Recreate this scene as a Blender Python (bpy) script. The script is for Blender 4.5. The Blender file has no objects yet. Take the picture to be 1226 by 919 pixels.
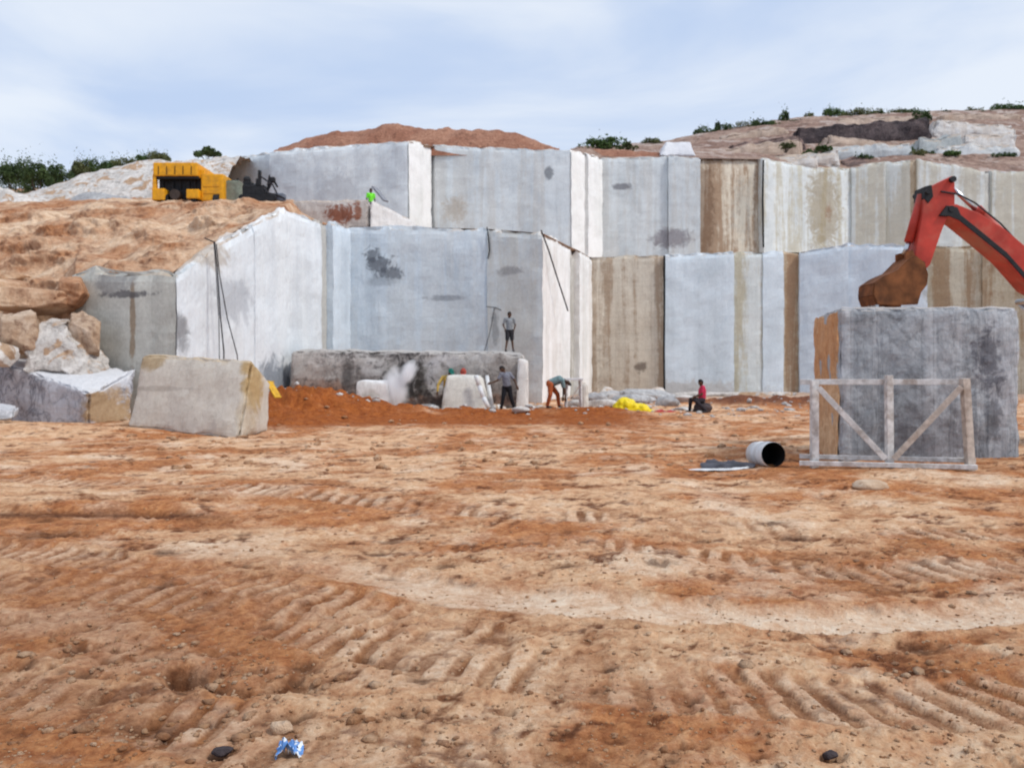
import bpy, bmesh, math, random
import numpy as np
from mathutils import Vector, Matrix
random.seed(7); RNG = np.random.RandomState(11)
R = math.radians
SC = bpy.context.scene
COL = SC.collection
# ------------------------------------------------------------------ camera
F, CX, HY, CH = 950.0, 613.0, 440.0, 1.6      # photo pixels (1226 wide), eye height
cam = bpy.data.cameras.new('camera'); camo = bpy.data.objects.new('camera', cam); COL.objects.link(camo)
camo.location = (0, 0, CH); camo.rotation_euler = (R(90), 0, 0)
cam.sensor_width = 36; cam.lens = 36*F/1226; cam.shift_y = -(459.5-HY)/1226
cam.clip_end = 3000; cam.clip_start = .05
cam.dof.use_dof = True; cam.dof.focus_distance = 1.05; cam.dof.aperture_fstop = cam.lens/1000/0.0025
SC.camera = camo
def at(px, py, Y): return Vector(((px-CX)/F*Y, Y, CH+(HY-py)/F*Y))
def atz(px, Y, z=0): return Vector(((px-CX)/F*Y, Y, z))
# ------------------------------------------------------------------ noise
_perm = np.tile(RNG.permutation(256), 3)
_g = RNG.normal(size=(256, 3)); _g /= np.linalg.norm(_g, axis=1)[:, None]
def perlin(p):
    p = np.asarray(p, float); i = np.floor(p).astype(int); f = p-i; i &= 255
    u = f*f*f*(f*(f*6-15)+10)
    out = 0
    for dx in (0, 1):
        for dy in (0, 1):
            for dz in (0, 1):
                h = _perm[_perm[_perm[i[..., 0]+dx]+i[..., 1]+dy]+i[..., 2]+dz]
                g = _g[h]
                d = g[..., 0]*(f[..., 0]-dx)+g[..., 1]*(f[..., 1]-dy)+g[..., 2]*(f[..., 2]-dz)
                w = (u[..., 0] if dx else 1-u[..., 0])*(u[..., 1] if dy else 1-u[..., 1])*(u[..., 2] if dz else 1-u[..., 2])
                out = out+w*d
    return out*1.6
def fbm(p, o=4, gain=.5):
    p = np.asarray(p, float); a, s, r = 1, 0, 0
    for k in range(o):
        r = r+a*perlin(p*(2.03**k)+17.3*k); s += a; a *= gain
    return r/s
def fbm2(X, Y, sc, o=4, seed=0, gain=.5):
    return fbm(np.stack([X*sc+seed*3.1, Y*sc-seed*5.7, np.full_like(X, seed*.77)], -1), o, gain)
def sst(a, b, x):
    t = np.clip((x-a)/(b-a), 0, 1); return t*t*(3-2*t)
# ------------------------------------------------------------------ object helpers
def tag(o, label=None, cat=None, group=None, kind=None):
    if label: o['label'] = label
    if cat: o['category'] = cat
    if group: o['group'] = group
    if kind: o['kind'] = kind
    return o
def link(name, me, mat=None, parent=None, smooth=True):
    o = bpy.data.objects.new(name, me); COL.objects.link(o)
    if mat:
        for m in (mat if isinstance(mat, (list, tuple)) else [mat]): me.materials.append(m)
    if smooth: me.polygons.foreach_set('use_smooth', [True]*len(me.polygons))
    if parent: o.parent = parent
    return o
def empty(name, loc=(0, 0, 0), rz=0):
    o = bpy.data.objects.new(name, None); COL.objects.link(o); o.location = loc; o.rotation_euler = (0, 0, rz)
    o.empty_display_size = .2
    return o
def gridmesh(name, P):
    """P: (n,m,3) array -> mesh"""
    n, m = P.shape[:2]
    me = bpy.data.meshes.new(name)
    idx = np.arange(n*m).reshape(n, m)
    q = np.stack([idx[:-1, :-1], idx[:-1, 1:], idx[1:, 1:], idx[1:, :-1]], -1).reshape(-1, 4)
    me.vertices.add(n*m); me.vertices.foreach_set('co', P.reshape(-1).astype(np.float32))
    me.loops.add(q.size); me.loops.foreach_set('vertex_index', q.reshape(-1).astype(np.int32))
    me.polygons.add(len(q)); me.polygons.foreach_set('loop_start', np.arange(0, q.size, 4, dtype=np.int32))
    me.update(calc_edges=True); me.validate()
    return me
class MB:
    def __init__(s): s.bm = bmesh.new()
    def box(s, c, d, rot=None, bev=0.0):
        r = bmesh.ops.create_cube(s.bm, size=1)
        M = Matrix.Translation(c) @ (rot.to_4x4() if rot is not None else Matrix()) @ Matrix.Diagonal((*d, 1))
        bmesh.ops.transform(s.bm, matrix=M, verts=r['verts'])
        if bev:
            es = list({e for v in r['verts'] for e in v.link_edges})
            bmesh.ops.bevel(s.bm, geom=es, offset=bev, segments=2, affect='EDGES', profile=.6)
        return s
    def bar(s, a, b, w, h=None, bev=0.0):
        a, b = Vector(a), Vector(b); d = b-a; h = h or w
        rot = d.to_track_quat('Y', 'Z').to_matrix()
        return s.box((a+b)/2, (w, d.length, h), rot, bev)
    def tube(s, a, b, r, r2=None, n=14, caps=True):
        a, b = Vector(a), Vector(b); d = b-a
        M = Matrix.Translation((a+b)/2) @ d.to_track_quat('Z', 'Y').to_matrix().to_4x4()
        bmesh.ops.create_cone(s.bm, cap_ends=caps, segments=n, radius1=r, radius2=r if r2 is None else r2, depth=d.length, matrix=M)
        return s
    def path(s, pts, r, n=8):
        for a, b in zip(pts[:-1], pts[1:]): s.tube(a, b, r, n=n)
        for p in pts[1:-1]: s.ball(p, r, 6)
        return s
    def ball(s, c, r, n=10, sc=(1, 1, 1)):
        bmesh.ops.create_uvsphere(s.bm, u_segments=n, v_segments=max(4, n//2+1), radius=r, matrix=Matrix.Translation(c) @ Matrix.Diagonal((*sc, 1)))
        return s
    def prism(s, prof, y0, y1, bev=0.0):
        """profile in (x,z), extruded from y0 to y1"""
        vs = [s.bm.verts.new((x, y0, z)) for x, z in prof]
        f = s.bm.faces.new(vs)
        r = bmesh.ops.extrude_face_region(s.bm, geom=[f])
        nv = [v for v in r['geom'] if isinstance(v, bmesh.types.BMVert)]
        bmesh.ops.translate(s.bm, verts=nv, vec=(0, y1-y0, 0))
        if bev:
            es = list({e for v in vs+nv for e in v.link_edges})
            bmesh.ops.bevel(s.bm, geom=es, offset=bev, segments=2, affect='EDGES', profile=.6)
        return s
    def build(s, name, mat, parent=None, smooth=False):
        bmesh.ops.recalc_face_normals(s.bm, faces=s.bm.faces)
        me = bpy.data.meshes.new(name); s.bm.to_mesh(me); s.bm.free()
        return link(name, me, mat, parent, smooth)
# ------------------------------------------------------------------ node helpers
class NT:
    def __init__(s, name):
        s.mat = bpy.data.materials.new(name); s.mat.use_nodes = True
        s.t = s.mat.node_tree; s.N = s.t.nodes; s.L = s.t.links
        s.b = s.N['Principled BSDF']; s.b.inputs['Roughness'].default_value = .85
        s.b.inputs['Specular IOR Level'].default_value = .25
    def new(s, k, **kw):
        n = s.N.new(k)
        for a, v in kw.items(): setattr(n, a, v)
        return n
    def pos(s):
        if not hasattr(s, '_p'): s._p = s.new('ShaderNodeNewGeometry').outputs['Position']
        return s._p
    def opos(s):
        if not hasattr(s, '_o'): s._o = s.new('ShaderNodeTexCoord').outputs['Object']
        return s._o
    def mapv(s, v, scale=(1, 1, 1), loc=(0, 0, 0), rot=(0, 0, 0)):
        m = s.new('ShaderNodeMapping'); s.L.new(v, m.inputs[0])
        m.inputs['Scale'].default_value = scale; m.inputs['Location'].default_value = loc; m.inputs['Rotation'].default_value = rot
        return m.outputs[0]
    def noise(s, v, sc=1, det=5, rough=.55, dist=0, typ=None):
        n = s.new('ShaderNodeTexNoise'); s.L.new(v, n.inputs['Vector'])
        n.inputs['Scale'].default_value = sc; n.inputs['Detail'].default_value = det
        n.inputs['Roughness'].default_value = rough; n.inputs['Distortion'].default_value = dist
        return n.outputs['Fac']
    def ramp(s, f, a, b):
        m = s.new('ShaderNodeMapRange', interpolation_type='SMOOTHSTEP'); s.L.new(f, m.inputs[0])
        m.inputs[1].default_value = a; m.inputs[2].default_value = b
        return m.outputs[0]
    def math(s, op, a, b=None, c=None, clamp=False):
        m = s.new('ShaderNodeMath', operation=op, use_clamp=clamp)
        for i, x in enumerate((a, b, c)):
            if x is None: continue
            if isinstance(x, (int, float)): m.inputs[i].default_value = x
            else: s.L.new(x, m.inputs[i])
        return m.outputs[0]
    def mix(s, f, a, b, mode='MIX'):
        m = s.new('ShaderNodeMix', data_type='RGBA', blend_type=mode)
        for sock, x in ((m.inputs[0], f), (m.inputs[6], a), (m.inputs[7], b)):
            if isinstance(x, (int, float)): sock.default_value = x
            elif isinstance(x, tuple): sock.default_value = (*x, 1)
            else: s.L.new(x, sock)
        return m.outputs[2]
    def bump(s, h, st=.5, d=.05):
        b = s.new('ShaderNodeBump'); s.L.new(h, b.inputs['Height'])
        b.inputs['Strength'].default_value = st; b.inputs['Distance'].default_value = d
        s.L.new(b.outputs[0], s.b.inputs['Normal'])
    def color(s, c):
        if isinstance(c, tuple): s.b.inputs['Base Color'].default_value = (*c, 1)
        else: s.L.new(c, s.b.inputs['Base Color'])
def simple(name, c, rough=.6, metal=0, var=.25, sc=6, dirt=None, dirt_amt=.4):
    t = NT(name); n = t.noise(t.opos(), sc, 5)
    col = t.mix(t.ramp(n, .3, .7), tuple(x*(1-var) for x in c), tuple(min(1, x*(1+var*.6)) for x in c))
    if dirt:
        d = t.noise(t.opos(), sc*.45, 6, .65)
        col = t.mix(t.math('MULTIPLY', t.ramp(d, .45, .68), dirt_amt), col, dirt)
    t.color(col); t.b.inputs['Roughness'].default_value = rough; t.b.inputs['Metallic'].default_value = metal
    t.bump(n, .25, .01)
    return t.mat
_sm = [0]; WK = 1.0; SK_ = 1.0; WT = (1, 1, 1)
def stone(base, light=None, dark=None, stain=(.30, .21, .13), stain_amt=.0, stain_w=1.1, mott=.35, veins=0.0,
          lines=.25, blots=(), streak=.25, name='granite', grain=.18, dust=(.42, .30, .20), dust_top=None, seed=None):
    """sawn granite: mottling, vertical drip stains, saw lines, drill grooves; blots = (centre, radii, colour, amount[, noise scale])"""
    _sm[0] += 1; sd = _sm[0] if seed is None else seed
    t = NT('%s_%d' % (name, _sm[0])); P = t.mapv(t.pos(), loc=(sd*7.3, sd*3.1, sd*.7))
    base = tuple(x*w for x, w in zip(base, WT)); light = tuple(x*w for x, w in zip(light, WT)) if light else None
    base = tuple(min(.9, x*WK) for x in base); stain = tuple(min(.9, x*WK**.6) for x in stain)
    light = tuple(min(.92, x*WK) for x in light) if light else tuple(min(.92, x*1.22) for x in base); dark = dark or tuple(x*.55 for x in base)
    streak *= SK_; lines *= SK_; mott *= SK_
    n1 = t.noise(P, .35, 7, .6, .6)
    col = t.mix(t.ramp(n1, .35, .65), base, light)
    n2 = t.noise(P, 1.5, 8, .68, 1.2)
    col = t.mix(t.math('MULTIPLY', t.ramp(n2, .5, .72), mott), col, dark)
    if veins:
        nv = t.noise(P, .9, 6, .6, 2.2)
        v = t.ramp(t.math('ABSOLUTE', t.math('SUBTRACT', nv, .5)), .05, .0)
        col = t.mix(t.math('MULTIPLY', v, veins), col, dark)
    # pale and dark vertical streaks
    sv = t.noise(t.mapv(P, (1.6, 1.6, .07)), 1, 6, .6)
    col = t.mix(t.math('MULTIPLY', t.ramp(sv, .48, .7), streak), col, dark)
    col = t.mix(t.math('MULTIPLY', t.ramp(sv, .5, .3), streak), col, tuple(min(1, x*1.12) for x in light))
    bd = t.noise(t.mapv(P, (.55, .55, .03), (8, 2, 5)), 1, 3, .5)
    col = t.mix(t.math('MULTIPLY', t.ramp(bd, .42, .6), .35), col, tuple(min(.92, x*1.15) for x in light))
    if stain_amt:
        ss = t.noise(t.mapv(P, (stain_w, stain_w, .06), (3, 1, 9)), 1, 5, .62, .3)
        s2 = t.noise(P, 2.2, 6, .7)
        m = t.math('MULTIPLY', t.ramp(t.math('ADD', ss, t.math('MULTIPLY', t.math('SUBTRACT', s2, .5), .25)), .44, .58), stain_amt)
        col = t.mix(m, col, stain)
    # drill grooves (fine vertical) and saw arcs (fine horizontal)
    dg = t.noise(t.mapv(P, (5.5, 5.5, .015)), 1, 3, .7)
    dl = t.ramp(t.math('ABSOLUTE', t.math('SUBTRACT', dg, .5)), .018, .0)
    col = t.mix(t.math('MULTIPLY', dl, lines), col, dark)
    sw = t.noise(t.mapv(P, (.15, .15, 5.0), rot=(0, R(4), 0)), 1, 5, .7)
    col = t.mix(t.math('MULTIPLY', t.ramp(sw, .45, .75), lines*.7), col, dark)
    for bl in blots:
        c, r, bc, amt = bl[:4]; ns = bl[4] if len(bl) > 4 else 1.6
        m = t.mapv(t.pos(), tuple(1/x for x in r), tuple(-a/x for a, x in zip(c, r)))
        vm = t.new('ShaderNodeVectorMath', operation='LENGTH'); t.L.new(m, vm.inputs[0])
        nn = t.noise(P, ns, 7, .68, .8)
        d = t.math('ADD', vm.outputs['Value'], t.math('MULTIPLY', t.math('SUBTRACT', nn, .5), 3.0 if ns > 1.9 else 2.0))
        col = t.mix(t.math('MULTIPLY', t.ramp(d, 1.15, .6), amt), col, bc)
    g = t.noise(t.pos(), 9, 6, .75)
    col = t.mix(grain, col, t.mix(t.ramp(g, .3, .7), (0, 0, 0), (1, 1, 1)), 'SOFT_LIGHT')
    up = t.new('ShaderNodeSeparateXYZ'); t.L.new(t.new('ShaderNodeNewGeometry').outputs['Normal'], up.inputs[0])
    um = t.ramp(t.math('ADD', up.outputs[2], t.math('MULTIPLY', t.math('SUBTRACT', n2, .5), .6)), .45, .85)
    col = t.mix(t.math('MULTIPLY', um, .7 if dust_top is None else .85), col, dust if dust_top is None else dust_top)
    t.color(col); t.b.inputs['Roughness'].default_value = .8
    hb = t.math('ADD', t.math('MULTIPLY', g, .4), t.math('ADD', n2, t.math('MULTIPLY', dl, -.25)))
    t.bump(hb, .6, .04)
    return t.mat
# ------------------------------------------------------------------ stone shapes
def hexblock(name, c, mat, parent=None, step=.2, rough=.03, edge=.08, ew=.12, nsc=1.2, seed=0, top_rough=0.0, vedge=1.0):
    """six-sided stone from 8 corners (front BL,BR,TR,TL then back BL,BR,TR,TL) with worn edges"""
    c = [Vector(p) for p in c]
    L = (max((c[1]-c[0]).length, (c[2]-c[3]).length), (c[3]-c[0]).length, (c[4]-c[0]).length)
    n = [int(min(90, max(3, l/step))) for l in L]
    idx = {}; V = []; Fc = []
    def vid(i, j, k):
        key = (i, j, k)
        if key not in idx: idx[key] = len(V); V.append((i/n[0], j/n[1], k/n[2]))
        return idx[key]
    for k0 in (0, n[2]):
        for i in range(n[0]):
            for j in range(n[1]):
                q = [vid(i, j, k0), vid(i+1, j, k0), vid(i+1, j+1, k0), vid(i, j+1, k0)]; Fc.append(q if k0 == 0 else q[::-1])
    for i0 in (0, n[0]):
        for k in range(n[2]):
            for j in range(n[1]):
                q = [vid(i0, j, k+1), vid(i0, j, k), vid(i0, j+1, k), vid(i0, j+1, k+1)]; Fc.append(q if i0 == 0 else q[::-1])
    for j0 in (0, n[1]):
        for i in range(n[0]):
            for k in range(n[2]):
                q = [vid(i, j0, k), vid(i, j0, k+1), vid(i+1, j0, k+1), vid(i+1, j0, k)]; Fc.append(q if j0 == 0 else q[::-1])
    A = np.array(V); a, b, d = A[:, 0:1], A[:, 1:2], A[:, 2:3]
    C = np.array([list(p) for p in c])
    P = ((1-a)*(1-b)*(1-d)*C[0]+a*(1-b)*(1-d)*C[1]+a*b*(1-d)*C[2]+(1-a)*b*(1-d)*C[3]
         + (1-a)*(1-b)*d*C[4]+a*(1-b)*d*C[5]+a*b*d*C[6]+(1-a)*b*d*C[7])
    cen = C.mean(0)
    da = np.minimum(A[:, 0], 1-A[:, 0])*L[0]; db = np.minimum(A[:, 1], 1-A[:, 1])*L[1]; dd = np.minimum(A[:, 2], 1-A[:, 2])*L[2]
    ea, eb, ed = (np.exp(-x/ew) for x in (da, db, dd))
    e = np.maximum.reduce([ea*eb*(.3+.7*vedge), ea*ed*vedge, eb*ed])
    # inward directions along the three axes
    ax = [C[1]-C[0], C[3]-C[0], C[4]-C[0]]; ax = [v/np.linalg.norm(v) for v in ax]
    inw = sum(np.where(A[:, i] < .5, 1, -1)[:, None]*ee[:, None]*ax[i]*(vedge if i == 0 else 1) for i, ee in enumerate((ea, eb, ed)))
    nz = fbm(P*nsc*1.7+seed*9.1+4, 4)
    P = P+inw*(e*edge*(.8+1.6*np.clip(nz+.2, -.3, 1)))[:, None]
    q = P*nsc+seed*5.3
    P = P+rough*np.stack([fbm(q+11, 4), fbm(q+37, 4), fbm(q+73, 4)], -1)*2
    if top_rough: P[:, 2] += top_rough*fbm(P*.8+seed, 5)*(A[:, 1] > .98)
    me = bpy.data.meshes.new(name); me.from_pydata([tuple(x) for x in P], [], Fc); me.update()
    o = link(name, me, mat, parent, False)
    return o
def boulder(name, c, r, mat, parent=None, seed=0, sub=4, rough=.35, flat=.0, cuts=6, rz=0):
    bm = bmesh.new(); bmesh.ops.create_icosphere(bm, subdivisions=sub, radius=1)
    rs = np.random.RandomState(seed)
    P = np.array([v.co[:] for v in bm.verts])
    P = P*(1+rough*fbm(P*1.1+seed*7, 3))[:, None]
    for k in range(cuts):
        nrm = rs.normal(size=3); nrm /= np.linalg.norm(nrm); h = rs.uniform(.55, .85)
        dd = P@nrm-h; P = P-np.where(dd > 0, dd*.92, 0)[:, None]*nrm
    P = P*(1+.06*fbm(P*5+seed, 4))[:, None]
    P = P*np.array(r); cz, sz = math.cos(rz), math.sin(rz)
    P = np.stack([P[:, 0]*cz-P[:, 1]*sz, P[:, 0]*sz+P[:, 1]*cz, P[:, 2]], -1)+np.array(c)
    for v, p in zip(bm.verts, P): v.co = p
    me = bpy.data.meshes.new(name); bm.to_mesh(me); bm.free()
    return link(name, me, mat, parent, True)
def patch(name, rows, mat, step=.3, rough=.3, nsc=.35, hold=(1, 0, 0, 0), oct=6, ridged=0, kind='structure', fn=None, HF=.12):
    """terrain sheet through a control grid of points; hold = keep the (front, back, left, right) borders unmoved"""
    G = np.array([[list(p) for p in r] for r in rows]); nr, nc = G.shape[:2]
    def res(G, axis, N):
        n = G.shape[axis]; t = np.linspace(0, n-1, N); i = np.minimum(t.astype(int), n-2); f = t-i
        f = f.reshape([-1 if k == axis else 1 for k in range(3)])
        return np.take(G, i, axis)*(1-f)+np.take(G, i+1, axis)*f
    ly = np.linalg.norm(np.diff(G, axis=0), axis=-1).max(1).sum(); lx = np.linalg.norm(np.diff(G, axis=1), axis=-1).max(0).sum()
    N, M = int(min(420, ly/step)), int(min(700, lx/step))
    P = res(res(G, 0, N), 1, M)
    u = np.linspace(0, 1, N)[:, None]; v = np.linspace(0, 1, M)[None]
    w = np.ones((N, M))
    if hold[0]: w = w*sst(0, HF, u)
    if hold[1]: w = w*sst(0, .12, 1-u)
    if hold[2]: w = w*sst(0, .05, v)
    if hold[3]: w = w*sst(0, .05, 1-v)
    q = P*nsc; n = fbm(q, oct, .55)
    if ridged: n = n*(1-ridged)+ridged*(.6-2*np.abs(fbm(q*1.4*np.array([.6, 1, 1])+9, oct)))
    P[..., 2] += rough*n*w*1.6
    P[..., 1] += rough*.6*fbm(q+50, 4)*w
    if fn: P = fn(P, w)
    return tag(link(name, gridmesh(name, P), mat), kind=kind)
# ------------------------------------------------------------------ world + sun
W = bpy.data.worlds.new('World'); SC.world = W; W.use_nodes = True
wt = W.node_tree; bg = wt.nodes['Background']
sky = wt.nodes.new('ShaderNodeTexSky'); sky.sky_type = 'NISHITA'; sky.sun_disc = False
SUN_EL, SUN_AZ = 50, 118          # azimuth measured from +Y (view direction) clockwise: right, behind the camera
sky.sun_elevation = R(SUN_EL); sky.sun_rotation = R(SUN_AZ); sky.air_density = 1.0; sky.dust_density = 1.5
tc = wt.nodes.new('ShaderNodeTexCoord'); mp = wt.nodes.new('ShaderNodeMapping'); wt.links.new(tc.outputs['Generated'], mp.inputs[0])
mp.inputs['Scale'].default_value = (1.6, 1.6, 6.0); mp.inputs['Rotation'].default_value = (0, R(7), 0)
wn = wt.nodes.new('ShaderNodeTexNoise'); wt.links.new(mp.outputs[0], wn.inputs['Vector']); wn.inputs['Scale'].default_value = 1.1
wn.inputs['Detail'].default_value = 6; wn.inputs['Roughness'].default_value = .5; wn.inputs['Distortion'].default_value = .5
mr = wt.nodes.new('ShaderNodeMapRange'); mr.interpolation_type = 'SMOOTHSTEP'; wt.links.new(wn.outputs['Fac'], mr.inputs[0])
mr.inputs[1].default_value = .36; mr.inputs[2].default_value = .64
cm = wt.nodes.new('ShaderNodeMix'); cm.data_type = 'RGBA'; wt.links.new(mr.outputs[0], cm.inputs[0])
cm.inputs[6].default_value = (5.3, 6.5, 8.7, 1); cm.inputs[7].default_value = (8.0, 8.6, 9.5, 1)
m2 = wt.nodes.new('ShaderNodeMix'); m2.data_type = 'RGBA'; m2.inputs[0].default_value = .88
wt.links.new(sky.outputs[0], m2.inputs[6]); wt.links.new(cm.outputs[2], m2.inputs[7])
wt.links.new(m2.outputs[2], bg.inputs[0]); bg.inputs[1].default_value = .110
sl = bpy.data.lights.new('sun', 'SUN'); sl.energy = 2.3; sl.angle = R(10); sl.color = (1, .95, .88)
so = bpy.data.objects.new('sun', sl); COL.objects.link(so)
sd = Vector((math.sin(R(SUN_AZ))*math.cos(R(SUN_EL)), math.cos(R(SUN_AZ))*math.cos(R(SUN_EL)), math.sin(R(SUN_EL))))
so.rotation_euler = sd.to_track_quat('Z', 'Y').to_euler(); so.location = sd*60
# ------------------------------------------------------------------ materials
M = {}
def soilmat(name, a, b, c, sc=.5, fine=6, bst=.8, rough=.9, rock=None):
    t = NT(name); P = t.pos()
    n1 = t.noise(P, sc, 8, .62, .5); n2 = t.noise(P, sc*4.3, 7, .68, .3); n3 = t.noise(P, fine, 7, .75)
    col = t.mix(t.ramp(n1, .36, .64), a, b)
    col = t.mix(t.math('MULTIPLY', t.ramp(n2, .5, .7), .75), col, c)
    if rock:
        n4 = t.noise(P, sc*1.3, 8, .6, 1.5)
        col = t.mix(t.ramp(n4, .52, .6), col, rock)
    col = t.mix(.45, col, t.mix(t.ramp(n3, .3, .7), (0, 0, 0), (1, 1, 1)), 'SOFT_LIGHT')
    t.color(col); t.b.inputs['Roughness'].default_value = rough
    t.bump(t.math('ADD', n2, t.math('MULTIPLY', n3, .5)), bst, .12)
    return t.mat
M['slope'] = soilmat('slope_soil', (.37, .165, .075), (.66, .48, .33), (.15, .055, .025), .26, 4, 1.0)
M['red'] = soilmat('red_soil', (.27, .12, .075), (.36, .185, .12), (.13, .055, .035), .5)
M['hill'] = soilmat('hill_soil', (.40, .26, .18), (.50, .37, .28), (.20, .11, .08), .2, 3)
M['rock_tan'] = soilmat('tan_rock', (.44, .26, .15), (.60, .45, .32), (.17, .075, .04), .7, 4)
M['rock_brown'] = soilmat('brown_rock', (.40, .27, .18), (.56, .44, .34), (.13, .06, .035), .8, 4)
M['rock_white'] = soilmat('white_rock', (.50, .47, .44), (.66, .62, .58), (.20, .17, .15), .7, 5, .8, .8, (.42, .28, .18))
M['rock_grey'] = soilmat('grey_rock', (.33, .33, .34), (.48, .48, .48), (.16, .15, .15), .8)
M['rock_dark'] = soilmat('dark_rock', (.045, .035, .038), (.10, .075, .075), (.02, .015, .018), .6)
M['yellow'] = simple('yellow_paint', (.78, .36, .012), .5, var=.15, dirt=(.3, .15, .04), dirt_amt=.4)
M['red_paint'] = simple('red_paint', (.48, .05, .032), .45, var=.25, sc=2.5, dirt=(.42, .17, .11), dirt_amt=.6)
M['black'] = simple('dark_steel', (.018, .018, .02), .6, var=.4)
M['steel'] = simple('bare_steel', (.55, .56, .58), .3, 1)
M['mud'] = simple('muddy_steel', (.20, .072, .026), .85, var=.5, sc=3.5, dirt=(.07, .028, .014), dirt_amt=.8)
M['glass'] = simple('cab_glass', (.03, .04, .05), .1)
M['wood'] = simple('grey_weathered_wood', (.66, .65, .64), .85, var=.25, sc=9, dirt=(.22, .15, .10), dirt_amt=.6)
M['wood2'] = simple('tan_weathered_wood', (.55, .48, .42), .85, var=.25, sc=9, dirt=(.20, .13, .09), dirt_amt=.6)
M['white'] = simple('white_plastic', (.68, .69, .70), .5, var=.12, dirt=(.4, .28, .2), dirt_amt=.4)
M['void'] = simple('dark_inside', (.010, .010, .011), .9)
M['bag'] = simple('yellow_plastic', (.80, .62, .01), .4, var=.2, sc=8)
M['bagred'] = simple('red_plastic', (.42, .03, .03), .5, var=.3, sc=8)
M['teal'] = simple('teal_plastic', (.03, .22, .20), .5)
M['greenbox'] = simple('green_grey_paint', (.22, .25, .20), .6, dirt=(.15, .1, .07))
M['cable'] = simple('black_rubber', (.03, .03, .035), .7)
# ------------------------------------------------------------------ ground
def gpath(X, Y, pts):
    """distance and arc length along a polyline (for tracks)"""
    best = np.full(X.shape, 1e9); arc = np.zeros(X.shape); side = np.zeros(X.shape); s0 = 0
    for (x0, y0), (x1, y1) in zip(pts[:-1], pts[1:]):
        dx, dy = x1-x0, y1-y0; L = math.hypot(dx, dy)
        t = np.clip(((X-x0)*dx+(Y-y0)*dy)/L/L, 0, 1)
        ex, ey = X-x0-t*dx, Y-y0-t*dy; d = np.hypot(ex, ey)
        m = d < best; best = np.where(m, d, best); arc = np.where(m, s0+t*L, arc)
        side = np.where(m, np.sign(dx*ey-dy*ex)*d, side); s0 += L
    return best, arc, side
def smooth_poly(pts, n=8):
    out = []; P = [pts[0]]+list(pts)+[pts[-1]]
    for i in range(1, len(P)-2):
        p0, p1, p2, p3 = (np.array(P[i+k], float) for k in (-1, 0, 1, 2))
        for k in range(n):
            t = k/n; out.append(tuple(.5*((2*p1)+(-p0+p2)*t+(2*p0-5*p1+4*p2-p3)*t*t+(-p0+3*p1-3*p2+p3)*t**3)))
    out.append(tuple(pts[-1])); return out
def w2(px, py):
    Y = CH*F/(py-HY); return ((px-CX)/F*Y, Y)
CRAWL = [  # crawler tracks: (points, half width, depth, pitch)
    ([w2(-40, 690), w2(120, 705), w2(290, 728), w2(450, 765), w2(620, 800), w2(850, 828), w2(1050, 840), w2(1290, 835)], .30, .016, .19),
    ([w2(640, 640), w2(800, 655), w2(1000, 676), w2(1150, 682), w2(1300, 680)], .30, .017, .19),
    ([w2(-60, 655), w2(120, 672), w2(260, 690), w2(420, 720), w2(560, 760)], .28, .022, .17),
    ([w2(-60, 800), w2(150, 850), w2(400, 900), w2(640, 925)], .26, .012, .19),
    ([w2(0, 574), w2(300, 590), w2(600, 610), w2(900, 628), w2(1230, 640)], .32, .018, .2),
]
TYRE = [
    ([w2(-50, 628), w2(160, 640), w2(330, 660), w2(480, 686), w2(640, 706), w2(820, 726), w2(1000, 735), w2(1300, 733)], .24, .035),
    ([w2(470, 700), w2(560, 712), w2(660, 726), w2(800, 738), w2(1000, 742)], .10, .02),
]
TYRE = [(smooth_poly(p), w, d) for p, w, d in TYRE]; CRAWL = [(smooth_poly(p), w, d, k) for p, w, d, k in CRAWL]
_pr = np.random.RandomState(77)
def bump2(X, Y, x, y, rx, ry): return np.exp(-((X-x)/rx)**2-((Y-y)/ry)**2)
PITS = [(235, 800, .16, .07), (212, 795, .1, .05), (350, 815, .14, .06), (362, 790, .08, .03), (178, 782, .08, .05), (104, 750, .08, .045), (10, 742, .1, .05),
        (265, 897, .06, .05), (995, 907, .05, .05), (730, 795, .07, .03), (830, 836, .05, .03), (505, 806, .1, .03), (180, 862, .2, .04), (60, 640, .4, .06), (1100, 768, .15, .03)]
for _k in range(46): PITS.append((_pr.normal(230, 130), _pr.normal(800, 28), _pr.uniform(.03, .09), _pr.uniform(.02, .05)))
for _k in range(60):
    _y = _pr.uniform(590, 915); PITS.append((_pr.uniform(0, 1226), _y, _pr.uniform(.02, .05)*(1+2.5*(_y < 700)), _pr.uniform(.01, .03)))
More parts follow.
